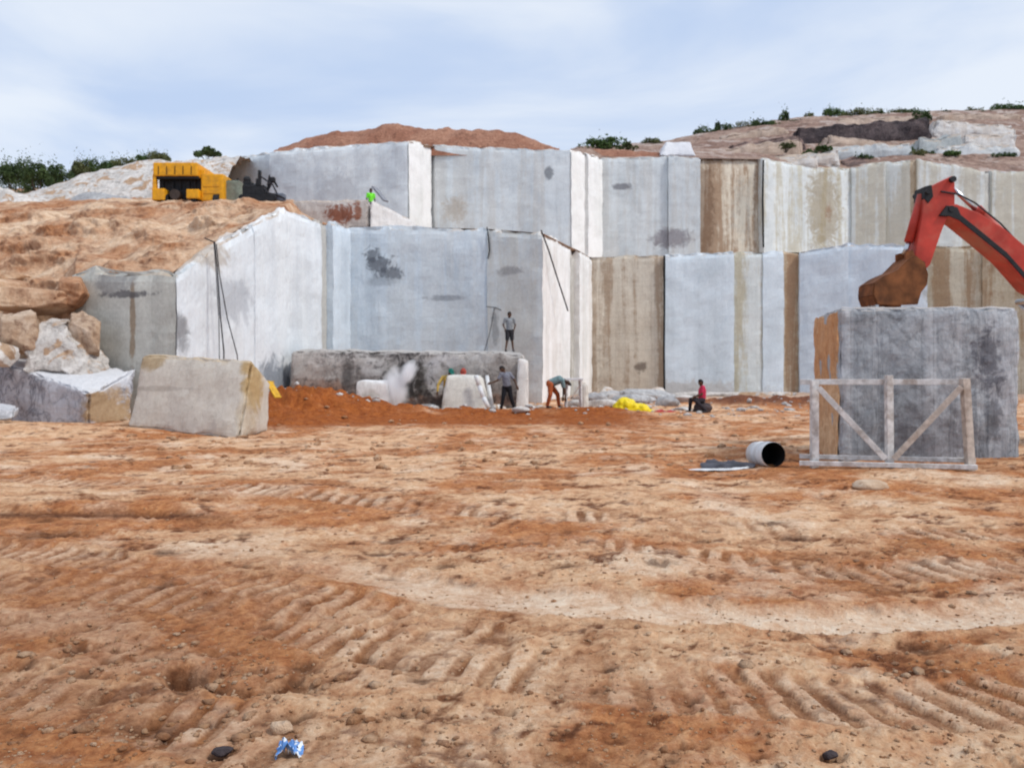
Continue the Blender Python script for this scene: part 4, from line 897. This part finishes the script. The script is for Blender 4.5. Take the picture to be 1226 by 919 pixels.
# ------------------------------------------------------------------ yellow compressor on the terrace
YC = 40.0; base = at(215, 241, YC)
ye = tag(empty('air_compressor', base), 'yellow box shaped machine with open dark back on the terrace', 'machine')
def yp(px, py): v = at(px, py, YC); return v.x-base.x, v.z-base.z
def ybox(name, x0, y0, x1, y1, d0, d1, mat, bev=.03, par=None):
    (a, zt_), (b, zb_) = yp(x0, y0), yp(x1, y1)
    m = MB(); m.box(((a+b)/2, (d0+d1)/2, (zt_+zb_)/2), (abs(b-a), d1-d0, zt_-zb_), None, bev); return m.build(name, mat, par or ye)
hood = ybox('hood', 184, 195, 237, 211, -.1, 3.4, M['yellow'], .06)
m = MB(); x0, zt_ = yp(186, 197); x1, _ = yp(235, 197)
m.box(((x0+x1)/2, 1.6, zt_+.06), (abs(x1-x0)*.9, 3.1, .06), None, .02); m.build('lid', M['yellow'], hood)
for k in range(5):
    m = MB(); xx = x0+(x1-x0)*(k+.5)/5; m.box((xx, -.115, zt_-.32), (.025, .03, .42)); m.build('panel_seam', M['black'], hood)
ybox('engine', 186, 211, 237, 237, .45, 3.0, M['black'], .02)
ybox('left_pillar', 183, 209, 187, 239, -.05, .2, M['yellow'], .02)
ybox('lower_panel', 183, 226, 198, 240, -.12, 3.0, M['yellow'], .04)
ybox('lower_panel', 224, 227, 239, 238, -.12, .4, M['yellow'], .04)
ybox('frame_bar', 187, 210.5, 237, 214, .0, .3, M['black'], .02)
sp = ybox('side_body', 239, 207, 266, 240, .15, 3.6, M['yellow'], .08)
ybox('upper_step', 236, 202, 243, 212, .2, 2.6, M['yellow'], .03)
m = MB(); x0, z0 = yp(240, 222); x1, _ = yp(264, 222)
m.box(((x0+x1)/2, .14, z0), (abs(x1-x0)*.8, .03, .05)); m.box(((x0+x1)/2, .14, z0-.35), (abs(x1-x0)*.8, .03, .05)); m.build('door_rib', M['yellow'], sp)
for i, x in enumerate((191, 203, 212, 222, 230)):
    m = MB(); xx, z0 = yp(x, 218+(i % 2)*5); m.tube((xx, .40, z0-.25), (xx, .40, z0+.3), .05+.03*(i % 2), n=10); m.build('engine_part', M['black'], ye)
m = MB(); xx, z0 = yp(208, 232); m.tube((xx, .1, z0), (xx, .45, z0), .26, n=18); m.build('engine_part', simple('greasy_metal', (.07, .05, .04), .5, .3), ye)
for px in (197, 232, 258):
    m = MB(); xx, z0 = yp(px, 239); m.tube((xx-.14, .3, z0), (xx+.14, .3, z0), .34, n=20); w = m.build('wheel', M['black'], ye)
o = empty('tow_bar', (0, 0, 0)); bpy.data.objects.remove(o)
m = MB(); m.bar((yp(266, 238)[0], .8, yp(266, 238)[1]), (yp(292, 239)[0], .7, yp(292, 241)[1]), .25, .12, .02); m.build('tow_bar', simple('orange_paint', (.45, .14, .03), .6), ye)
# green-grey box, drill rig
bx_ = at(280, 242, 41)
gb = tag(empty('steel_tank', bx_), 'dull green grey box between the yellow machine and the black rig', 'tank')
m = MB(); m.box((0, 0, .5), (.85, .9, 1.05), None, .06); m.build('tank_body', M['greenbox'], gb)
m = MB(); m.box((0, 0, 1.06), (.5, .5, .06), None, .02); m.tube((.2, 0, 1.05), (.2, 0, 1.2), .06); m.build('lid', M['black'], gb)
rg = tag(empty('drill_rig', at(312, 244, 40)), 'black crawler drill rig with upright mast on the terrace', 'drill rig')
for s in (-.45, .45):
    m = MB(); prof = [(-.75+.18*math.cos(math.pi/2+k/8*math.pi), .18+.18*math.sin(math.pi/2+k/8*math.pi)) for k in range(9)]+[(.75+.18*math.cos(-math.pi/2+k/8*math.pi), .18+.18*math.sin(-math.pi/2+k/8*math.pi)) for k in range(9)]
    m.prism(prof, s-.13, s+.13, .02); m.build('track', M['black'], rg)
m = MB(); m.box((-.25, 0, .62), (1.1, .8, .5), None, .05); m.box((-.62, .1, .95), (.4, .6, .3), None, .03); m.ball((-.68, 0, 1.2), .2, 10); m.build('body', M['black'], rg)
m = MB(); m.bar((.0, -.2, .4), (.02, -.2, 1.62), .16, .14, .01); m.box((.0, -.32, 1.0), (.22, .2, .35), None, .02); m.build('mast', M['black'], rg)
m = MB(); m.bar((.25, 0, .5), (.62, 0, 1.25), .12, .12, .01); m.bar((.62, 0, 1.25), (.85, 0, .85), .1, .1, .01); m.box((.6, 0, 1.2), (.25, .3, .25), None, .03); m.bar((.35, 0, .9), (.45, 0, 1.45), .06, .06); m.build('arm', M['black'], rg)
m = MB(); m.path([(-.2, -.3, .8), (.1, -.4, 1.3), (.4, -.4, 1.1), (.7, -.3, .9), (.95, -.2, .35)], .04, 6); m.path([(.2, -.3, .8), (.5, -.4, .45), (1.0, -.3, .35), (1.3, -.2, .2)], .05, 6); m.build('hose', M['cable'], rg)
m = MB(); m.box((.9, 0, .3), (.7, .5, .4), None, .08); m.build('dust_collector', simple('blue_grey_steel', (.16, .18, .22), .6), rg)
# ------------------------------------------------------------------ cables on the faces
def cable(pts, r, label, mat='cable', cat='cable'):
    m = MB(); m.path([at(*p) for p in pts], r, 6); tag(m.build('cable', M[mat], None, True), label, cat)
cable([(245, 285, 25.7), (257, 290, 26.0), (260, 320, 26.0), (264, 380, 26.0), (268, 420, 25.9), (268, 455, 25.9)], .022, 'thin dark cable hanging straight down the white left face')
cable([(259, 292, 26.1), (263, 330, 26.2), (272, 380, 26.3), (284, 425, 26.3), (286, 455, 26.3)], .018, 'second thin cable on the left face, swinging out to the right at its foot')
cable([(256, 290, 26.0), (259, 330, 26.0), (262, 380, 25.9), (263, 440, 25.9)], .014, 'thinnest cable left of the two others on the white left face')
cable([(648, 276, 35.7), (657, 300, 36.5), (668, 335, 37.8), (680, 372, 39.5)], .035, 'dark cable slanting across the tall warm white side face')
def fissure(pts, w, label):   # an open crack read as a thin dark insert in the panel face
    m = MB()
    for a, b in zip(pts[:-1], pts[1:]): m.bar(at(*a), at(*b), w, w)
    o = m.build('rock_crack', M['void']); tag(o, label, 'crack'); return o
fissure([(583, 272, 37.15), (585, 285, 37.15), (586, 300, 37.15), (584, 310, 37.15)], .05, 'short dark crack at the top of the lower face between blue and grey panels')
fissure([(592, 368, 37.0), (589, 385, 37.0), (586, 400, 37.0), (580, 420, 37.0)], .028, 'thin crack low on the lower face left of the man on the block')
fissure([(582, 367, 37.0), (592, 368, 36.9), (602, 372, 36.9)], .03, 'short level crack left of the head of the man on the block')
fissure([(795.5, 306, 49.3), (795.5, 360, 49.3), (795, 420, 49.3), (795.5, 466, 49.3)], .10, 'tall dark joint beside the brown stained panel')
fissure([(914, 192, 65.6), (913, 240, 65.6), (914, 296, 65.6)], .11, 'tall dark joint at the right of the rough brown panel')
# ------------------------------------------------------------------ rubble at the foot
rb = [(706, 478, 37, .9, .5, .35, 'rock_grey'), (735, 474, 40, 1.6, .6, .35, 'rock_grey'), (772, 476, 40, 1.7, .7, .4, 'rock_grey'), (798, 483, 33, .55, .45, .33, 'rock_grey'), (757, 486, 36, 1.3, .5, .3, 'rock_grey'), (715, 488, 33, .9, .4, .28, 'rock_white'),
      (788, 462, 47, .55, .4, .4, 'rock_white'), (840, 474, 44, 2.3, .5, .22, 'rock_white'), (900, 473, 45, 2.6, .5, .2, 'rock_white'), (822, 482, 37, .8, .5, .25, 'rock_white'), (726, 467, 46, .5, .4, .35, 'rock_white'), (690, 486, 33, .5, .4, .3, 'rock_white'), (820, 490, 30, .5, .35, .14, 'rock_white')]
rlb = ['grey stone at the left of the rubble below the brown panel', 'long low grey stone directly below the brown panel', 'widest grey stone of the rubble right of the brown panel', 'smooth grey boulder above the red bag', 'flat grey stone behind the yellow bag', 'pale flat stone left of the yellow bag',
       'small white stone against the tall dark joint', 'long pale kerb of rock at the foot of the smooth blue panel', 'long pale rock strip above the dark berm', 'pale stone left of the seated person', 'little white stone at the foot of the brown panel', 'pale stone right of the trestle', 'flat pale stone by the feet of the seated person']
for i, (px, py, Y, a, b, c_, mt) in enumerate(rb):
    p = at(px, py, Y); p.z = gz(p.x, p.y)+c_*.35
    tag(boulder('stone', p, (a, b, c_), M[mt], None, 60+i, 3, .3, cuts=10, rz=RNG.uniform(-.2, .2)), rlb[i], 'stone')
frag = [(548, 489), (562, 490), (575, 491), (591, 489), (624, 499), (630, 488), (636, 491), (597, 491), (512, 489), (520, 491), (645, 490), (476, 489)]
for i, (px, py) in enumerate(frag):
    Y = CH*F/(py-HY); p = atz(px, Y); p.z = gz(p.x, p.y)+.06
    tag(boulder('stone_chip', p, (.22+.12*(i % 3), .2, .12+.05*(i % 2)), M['rock_white'], None, 90+i, 2, .3, cuts=6), 'small white stone chip lying near the cream block and the workers', 'stone chip', 'white chips of cut stone')
p = w2(338, 872); tag(boulder('stone', (p[0], p[1], gz(*p)+.02), (.055, .04, .035), M['rock_tan'], None, 120, 3), 'fist sized tan stone just behind the blue scrap', 'stone')
p = w2(265, 898); tag(boulder('stone', (p[0], p[1], gz(*p)+.005), (.045, .035, .02), M['rock_dark'], None, 121, 3), 'small dark stone to the left of the blue scrap', 'stone')
p = w2(993, 906); tag(boulder('stone', (p[0], p[1], gz(*p)+.005), (.035, .03, .02), M['rock_dark'], None, 122, 3), 'small dark stone at the lower right of the yard', 'stone')
p = w2(1040, 583); tag(boulder('stone', (p[0], p[1], gz(*p)+.03), (.28, .16, .09), M['rock_tan'], None, 123, 3), 'flat tan stone in front of the wooden frame', 'stone')
p = w2(640, 890)
# blue scrap
p = w2(347, 903); rs = np.random.RandomState(5)
n = 14; G = np.zeros((n, n, 3)); u = np.linspace(-1, 1, n)
G[..., 0] = u[None]*.045; G[..., 1] = u[:, None]*.035; G[..., 2] = .045*np.abs(fbm(np.stack([np.tile(u, (n, 1))*1.6, np.tile(u[:, None], (1, n))*1.6, np.full((n, n), 3.)], -1), 4))*2.6+.01-.03*(u[None]**4)
G += .012*np.stack([fbm(G*60+1, 3), fbm(G*60+9, 3), fbm(G*60+19, 3)], -1)
G = G*1.15+np.array([p[0], p[1], ground_fn(np.array([[p[0]]]), np.array([[p[1]]]))[0][0, 0]+.015])
t = NT('blue_wrapper'); n_ = t.noise(t.pos(), 38, 2, .5); t.color(t.mix(t.ramp(n_, .5, .58), (.12, .28, .62), (.7, .76, .82))); t.b.inputs['Roughness'].default_value = .4
tag(link('wrapper', gridmesh('wrapper', G), t.mat), 'crumpled blue and white plastic scrap on the dirt near the camera', 'wrapper')
M['chip'] = soilmat('granite_chips', (.50, .48, .46), (.66, .64, .62), (.25, .22, .2), 3)
def d_wall(rs):
    y = CH*F/(rs.uniform(474, 500)-HY); return ((rs.uniform(330, 980)-CX)/F*y, y)
scatter('granite_chips', 420, d_wall, .035, M['chip'], 'pale granite chips strewn along the foot of the faces', 9)
# yellow bag + red bag
def blob(name, pts, mat, label, cat, seed=1):
    bm = bmesh.new()
    for p, r in pts: bmesh.ops.create_icosphere(bm, subdivisions=3, radius=1, matrix=Matrix.Translation(p) @ Matrix.Diagonal((*r, 1)))
    me = bpy.data.meshes.new(name); bm.to_mesh(me); bm.free(); o = link(name, me, mat)
    md = o.modifiers.new('r', 'REMESH'); md.mode = 'VOXEL'; md.voxel_size = .03
    dg = bpy.context.evaluated_depsgraph_get(); nm = bpy.data.meshes.new_from_object(o.evaluated_get(dg)); o.modifiers.clear(); o.data = nm
    co = np.array([v.co[:] for v in nm.vertices]); n = fbm(co*4+seed, 4); nn = np.array([v.normal[:] for v in nm.vertices])
    co += nn*(n*.10)[:, None]; nm.vertices.foreach_set('co', co.reshape(-1)); nm.update()
    nm.polygons.foreach_set('use_smooth', [True]*len(nm.polygons))
    if not nm.materials: nm.materials.append(mat)
    return tag(o, label, cat)
blob('plastic_bag', [(at(749, 487, 28), (.42, .3, .33)), (at(765, 490, 28), (.38, .25, .22)), (at(776, 494, 28), (.25, .15, .10)), (at(741, 490, 28), (.2, .2, .16))], M['bag'], 'bulging yellow plastic sheet bundle on the dirt below the rubble', 'bag')
blob('cloth_bundle', [(at(790, 494, 28), (.22, .2, .11)), (at(802, 495, 28), (.28, .2, .10)), (at(812, 496, 28), (.13, .12, .05))], M['bagred'], 'dark red cloth bundle beside the yellow bag', 'bundle', 4)
# trestle by the bending worker
tr_ = tag(empty('trestle', atz(687, 27.5, gz(*atz(687, 27.5)[:2]))), 'small pale wooden trestle beside the bending worker', 'trestle')
m = MB(); m.box((0, 0, 1.0), (.62, .5, .07), None, .01); m.build('top', M['white'], tr_)
for sx in (-.25, .22):
    for sy in (-.2, .2):
        m = MB(); m.bar((sx*1.1, sy*1.1, -.05), (sx, sy, .97), .06); m.build('leg', M['wood'], tr_)
m = MB(); m.bar((-.27, -.21, .35), (.24, -.21, .4), .05); m.bar((-.25, -.215, .1), (.22, -.215, .85), .04); m.build('brace', M['wood2'], tr_)
c8 = [atz(693, 28.4, -.1), atz(706, 28.4, -.1), atz(705, 28.4, 1.05), atz(693, 28.4, 1.1)]
tag(hexblock('stone_block', c8+[p+Vector((0, .5, 0)) for p in c8], stone((.52, .5, .46), mott=.2), None, .08, .02, .05), 'small cream block standing right behind the trestle', 'stone block')
# ------------------------------------------------------------------ dust
t = NT('dust'); t.N.remove(t.b); vol = t.new('ShaderNodeVolumePrincipled'); vol.inputs['Color'].default_value = (.99, .99, 1, 1)
tc_ = t.new('ShaderNodeTexCoord'); ln = t.new('ShaderNodeVectorMath', operation='LENGTH'); t.L.new(tc_.outputs['Object'], ln.inputs[0])
nz_ = t.noise(tc_.outputs['Object'], 1.6, 5, .6)
den = t.math('MULTIPLY', t.ramp(t.math('ADD', ln.outputs['Value'], t.math('MULTIPLY', t.math('SUBTRACT', nz_, .5), 1.1)), .95, .0), 9)
t.L.new(den, vol.inputs['Density']); t.L.new(vol.outputs[0], t.N['Material Output'].inputs['Volume'])
for (px, py, sx, sz, lb) in ((474, 466, .62, .95, 'white dust cloud hanging right of the small white block'), (489, 446, .36, .62, 'thin dust plume rising before the dark cleft of the mottled block')):
    bm = bmesh.new(); bmesh.ops.create_icosphere(bm, subdivisions=3, radius=1); me = bpy.data.meshes.new('dust_cloud'); bm.to_mesh(me); bm.free()
    o = link('dust_cloud', me, t.mat); o.location = at(px, py, 29.6); o.scale = (sx, .5, sz)
    if px == 489: o.rotation_euler = (0, R(28), 0)
    tag(o, lb, None, None, 'stuff')
# ------------------------------------------------------------------ people
def cloth(c): return simple('cloth', c, .9, var=.3, sc=14)
SK = simple('skin', (.10, .055, .035), .55, var=.15); HR = simple('hair', (.012, .010, .010), .8)
def caps(bm, a, b, r1, r2, n=12):
    a, b = Vector(a), Vector(b); d = b-a
    if d.length < 1e-4: return
    Mx = Matrix.Translation((a+b)/2) @ d.to_track_quat('Z', 'Y').to_matrix().to_4x4()
    bmesh.ops.create_cone(bm, cap_ends=True, segments=n, radius1=r1, radius2=r2, depth=d.length, matrix=Mx)
    for p, r in ((a, r1), (b, r2)): bmesh.ops.create_uvsphere(bm, u_segments=n, v_segments=8, radius=r, matrix=Matrix.Translation(p))
def remesh(name, bm, mat, parent, vs, smooth=3):
    me = bpy.data.meshes.new(name); bm.to_mesh(me); bm.free(); o = link(name, me, None, parent)
    md = o.modifiers.new('r', 'REMESH'); md.mode = 'VOXEL'; md.voxel_size = vs
    s = o.modifiers.new('s', 'SMOOTH'); s.iterations = smooth; s.factor = .5
    dg = bpy.context.evaluated_depsgraph_get(); nm = bpy.data.meshes.new_from_object(o.evaluated_get(dg)); o.modifiers.clear(); o.data = nm
    nm.materials.clear(); nm.materials.append(mat); nm.polygons.foreach_set('use_smooth', [True]*len(nm.polygons)); return o
def person(loc, rz, J, label, shirt, trousers, short_sleeve=False, shorts=False, cap=None, vest=None, scale=1.0):
    """J: joints in metres, figure facing -Y: pelvis, chest, neck, head, and sh/el/wr/hip/kn/an for l and r"""
    root = tag(empty('person', loc, rz), label, 'person'); root.scale = (scale,)*3
    J = {k: Vector(v) for k, v in J.items()}
    bm = bmesh.new()
    caps(bm, J['pelvis'], J['chest'], .125, .135); caps(bm, J['chest'], J['neck'], .12, .055); caps(bm, J['neck'], J['head']-(J['head']-J['neck'])*.2, .055, .06)
    up_ = (J['head']-J['neck']).normalized(); fwd = J.get('look', Vector((0, -1, 0))).normalized(); rt_ = fwd.cross(up_).normalized()
    R3 = Matrix((rt_, fwd, up_)).transposed()
    hc = J['head']
    bmesh.ops.create_uvsphere(bm, u_segments=20, v_segments=14, radius=.1, matrix=Matrix.Translation(hc) @ R3.to_4x4() @ Matrix.Diagonal((.78, .95, 1.18, 1)))
    caps(bm, hc+fwd*.045-up_*.07, hc+fwd*.055-up_*.085, .04, .035)                     # jaw
    caps(bm, hc+fwd*.095+up_*.01, hc+fwd*.112-up_*.02, .010, .015, 8)                 # nose
    caps(bm, hc+fwd*.090-rt_*.02-up_*.05, hc+fwd*.090+rt_*.02-up_*.05, .010, .010, 8)   # lips
    for s in (-1, 1):
        caps(bm, hc+rt_*s*.08+up_*.015, hc+rt_*s*.082-up_*.02, .016, .012, 8)          # ears
        caps(bm, hc+fwd*.084+rt_*s*.032+up_*.028, hc+fwd*.084+rt_*s*.02+up_*.03, .010, .010, 8)
    for s in 'lr':
        caps(bm, J['neck']-(J['neck']-J['chest'])*.25, J[s+'sh'], .06, .06); caps(bm, J[s+'sh'], J[s+'el'], .052, .040); caps(bm, J[s+'el'], J[s+'wr'], .038, .026)
        caps(bm, J['pelvis'], J[s+'hip'], .11, .095); caps(bm, J[s+'hip'], J[s+'kn'], .088, .055); caps(bm, J[s+'kn'], J[s+'an'], .055, .036)
        # hand: palm, four fingers, thumb
        d = (J[s+'wr']-J[s+'el']).normalized(); sd2 = d.cross(Vector((0, 1, .2))).normalized(); nn = d.cross(sd2).normalized()
        w = J[s+'wr']; pm = w+d*.085
        caps(bm, w, w+d*.04, .026, .032); 
        for k, (o_, ln_) in enumerate(((-.030, .075), (-.010, .085), (.010, .08), (.030, .062))):
            b0 = w+d*.03+sd2*o_*.7; k0 = pm+sd2*o_; k1 = k0+d*ln_*.5+nn*.008; k2 = k1+d*ln_*.45+nn*.025
            caps(bm, b0, k0, .013, .011, 8); caps(bm, k0, k1, .0095, .0085, 8); caps(bm, k1, k2, .0085, .007, 8)
        t0 = w+d*.025-sd2*.02; t1 = t0+d*.035-sd2*.03+nn*.01; caps(bm, t0, t1, .013, .011, 8); caps(bm, t1, t1+d*.035-sd2*.006+nn*.012, .010, .008, 8)
    remesh('body', bm, SK, root, .0085, 2)
    # shirt
    bm = bmesh.new()
    caps(bm, J['pelvis']+(J['chest']-J['pelvis'])*.12, J['chest'], .145, .150); caps(bm, J['chest'], J['neck']-(J['neck']-J['chest'])*.2, .142, .075)
    for s in 'lr':
        caps(bm, J['neck']-(J['neck']-J['chest'])*.25, J[s+'sh'], .072, .074)
        e = J[s+'sh']+(J[s+'el']-J[s+'sh'])*(.7 if short_sleeve else 1); caps(bm, J[s+'sh'], e, .07, .056)
        if not short_sleeve: caps(bm, J[s+'el'], J[s+'wr']-(J[s+'wr']-J[s+'el'])*.1, .054, .04)
    remesh('shirt', bm, cloth(shirt), root, .014, 2)
    bm = bmesh.new(); caps(bm, J['pelvis'], J['pelvis']+(J['chest']-J['pelvis'])*.22, .142, .138)
    for s in 'lr':
        caps(bm, J['pelvis'], J[s+'hip'], .12, .112); k = J[s+'kn']
        if shorts: caps(bm, J[s+'hip'], J[s+'hip']+(k-J[s+'hip'])*.85, .108, .088)
        else: caps(bm, J[s+'hip'], k, .106, .076); caps(bm, k, k+(J[s+'an']-k)*.93, .075, .060)
    remesh('trousers', bm, cloth(trousers), root, .014, 2)
    # shoes
    for s in 'lr':
        a = J[s+'an']; f2 = J.get('foot', Vector((0, -1, 0))).normalized()
        bm = bmesh.new(); caps(bm, a-Vector((0, 0, .03)), a-Vector((0, 0, .045))+f2*.16, .044, .034); remesh('shoe', bm, M['cable'], root, .012, 2)
    # hair or cap
    bm = bmesh.new()
    bmesh.ops.create_uvsphere(bm, u_segments=20, v_segments=14, radius=.112, matrix=Matrix.Translation(hc+up_*.018-fwd*.014) @ R3.to_4x4() @ Matrix.Diagonal((.80, .93, 1.06, 1)))
    kill = [v for v in bm.verts if (v.co-hc).dot(up_) < (.045 if (v.co-hc).dot(fwd) > .0 else -.05)]
    bmesh.ops.delete(bm, geom=kill, context='VERTS')
    me = bpy.data.meshes.new('hair'); bm.to_mesh(me); bm.free(); link('hair', me, HR, root)
    if cap:
        bm = bmesh.new()
        bmesh.ops.create_uvsphere(bm, u_segments=20, v_segments=14, radius=.128, matrix=Matrix.Translation(hc+up_*.03) @ R3.to_4x4() @ Matrix.Diagonal((.88, 1, 1, 1)))
        bmesh.ops.delete(bm, geom=[v for v in bm.verts if (v.co-hc).dot(up_) < .045], context='VERTS')
        me = bpy.data.meshes.new('helmet'); bm.to_mesh(me); bm.free(); hel = link('helmet', me, cloth(cap), root)
        m = MB(); Mx = Matrix.Translation(hc+up_*.047+fwd*.03) @ R3.to_4x4() @ Matrix.Diagonal((.125, .165, .008, 1))
        bmesh.ops.create_uvsphere(m.bm, u_segments=20, v_segments=8, radius=1, matrix=Mx); m.build('brim', cloth(cap), hel, True)
    return root
def stand(**k):
    J = dict(pelvis=(0, 0, .92), chest=(0, .01, 1.28), neck=(0, .01, 1.44), head=(0, -.01, 1.60), lsh=(.185, .01, 1.40), lel=(.23, .03, 1.12), lwr=(.23, -.02, .88), rsh=(-.185, .01, 1.40), rel=(-.23, .03, 1.12), rwr=(-.23, -.02, .88),
             lhip=(.09, 0, .88), lkn=(.11, -.02, .48), lan=(.12, .02, .08), rhip=(-.09, 0, .88), rkn=(-.11, -.02, .48), ran=(-.12, .02, .08)); J.update(k); return J
def gp(px, Y, z=None): v = atz(px, Y); v.z = gz(v.x, v.y) if z is None else z; return v
# P1 on the long block
p1 = at(610, 421, 32.0); p1.z = CH+(HY-420.5)/F*31.5+.0
person(p1, R(15), stand(lel=(.27, .04, 1.16), lwr=(.20, .0, .95), rel=(-.27, .04, 1.16), rwr=(-.20, 0, .95), lan=(.17, .02, .08), ran=(-.17, .02, .08)), 'person standing on top of the long mottled block in a grey shirt', (.24, .26, .28), (.03, .03, .035), True, True, scale=.93)
# P2 walking, leaning left with arms out
person(gp(607, 28.9), R(0), stand(pelvis=(.0, 0, .90), chest=(-.04, -.03, 1.25), neck=(-.08, -.05, 1.40), head=(-.17, -.06, 1.53), look=(-.8, -.4, -.35), foot=(-.7, -.7, 0), lsh=(.10, .02, 1.36), lel=(.27, .04, 1.14), lwr=(.36, .0, .92), rsh=(-.20, -.08, 1.35),
       rel=(-.34, -.14, 1.12), rwr=(-.56, -.18, 1.04), lhip=(.08, 0, .86), lkn=(.15, -.03, .47), lan=(.28, .05, .08), rhip=(-.08, 0, .86), rkn=(-.14, -.06, .47), ran=(-.22, -.02, .08)), 'person walking beside the cream block in grey shirt and black trousers', (.19, .20, .24), (.012, .012, .016), True)
# P3 bending to the right
person(gp(664, 27.3), R(0), stand(pelvis=(-.16, 0, .84), chest=(.15, 0, .97), neck=(.32, 0, .95), head=(.46, -.02, .87), look=(.3, -.15, -.95), foot=(.8, -.6, 0), lsh=(.26, .16, .93), lel=(.32, .17, .64), lwr=(.30, .12, .38), rsh=(.26, -.17, .93), rel=(.33, -.18, .64), rwr=(.36, -.14, .38),
       lhip=(-.15, .10, .80), lkn=(.12, .22, .46), lan=(.16, .22, .08), rhip=(-.15, -.10, .80), rkn=(-.16, -.20, .46), ran=(-.26, -.14, .08)), 'person bending right down in a teal shirt and rust orange trousers', (.16, .24, .25), (.36, .09, .03), True)
# P4 seated in pink
st_ = gp(840, 28.0)
tag(boulder('stone', st_+Vector((.05, .05, .16)), (.34, .3, .26), M['rock_dark'], None, 200, 3), 'dark stone the person in pink sits on', 'stone')
person(st_, R(0), stand(pelvis=(.02, 0, .50), chest=(.02, -.02, .84), neck=(.0, -.03, 1.0), head=(-.05, -.06, 1.14), look=(-.9, -.4, -.2), foot=(-.9, -.4, 0), lsh=(.10, .15, .96), lel=(.02, .2, .70), lwr=(-.2, .12, .62), rsh=(.0, -.19, .96), rel=(-.05, -.24, .70), rwr=(-.26, -.16, .60),
       lhip=(-.02, .1, .46), lkn=(-.38, .14, .50), lan=(-.42, .14, .08), rhip=(-.0, -.1, .46), rkn=(-.28, -.20, .46), ran=(.10, -.32, .08)), 'person sitting on a stone in a pink shirt and dark trousers', (.50, .035, .09), (.03, .025, .03), True, scale=.93)
# P5, P6 bending behind the cream block
person(gp(538, 30.6), R(0), stand(pelvis=(-.10, .18, .86), chest=(-.08, .0, 1.18), neck=(.0, -.10, 1.33), head=(.06, -.16, 1.46), look=(.4, -.7, -.6), lsh=(.14, -.05, 1.28), lel=(.22, -.15, 1.02), lwr=(.26, -.3, .9), rsh=(-.25, -.03, 1.26), rel=(-.42, -.12, .98), rwr=(-.44, -.2, .72)),
       'person in a yellow shirt and teal helmet bending behind the left of the cream block', (.55, .38, .10), (.03, .03, .04), False, False, cap=(.02, .16, .13))
person(gp(555, 30.8), R(0), stand(pelvis=(.0, .25, .84), chest=(.0, .02, 1.16), neck=(.0, -.10, 1.31), head=(.0, -.16, 1.44), look=(0, -.7, -.7), lsh=(.18, -.05, 1.26), lel=(.22, -.15, 1.0), lwr=(.15, -.3, .9), rsh=(-.18, -.05, 1.26), rel=(-.22, -.15, 1.0), rwr=(-.15, -.3, .9)),
       'person in a red helmet bending behind the cream block, mostly hidden', (.20, .20, .2), (.03, .03, .04), False, False, cap=(.38, .07, .05))
# P7 vest
person(atz(444, 45.0, 10.03), R(25), stand(), 'person in a bright green vest on the terrace by the upper face', (.20, .82, .05), (.05, .05, .07), True)
# ------------------------------------------------------------------ render
SC.view_settings.view_transform = 'Standard'; SC.view_settings.look = 'None'; SC.view_settings.exposure = 0; SC.view_settings.gamma = 1
SC.render.engine = 'CYCLES'; SC.cycles.volume_bounces = 12; SC.cycles.max_bounces = 14
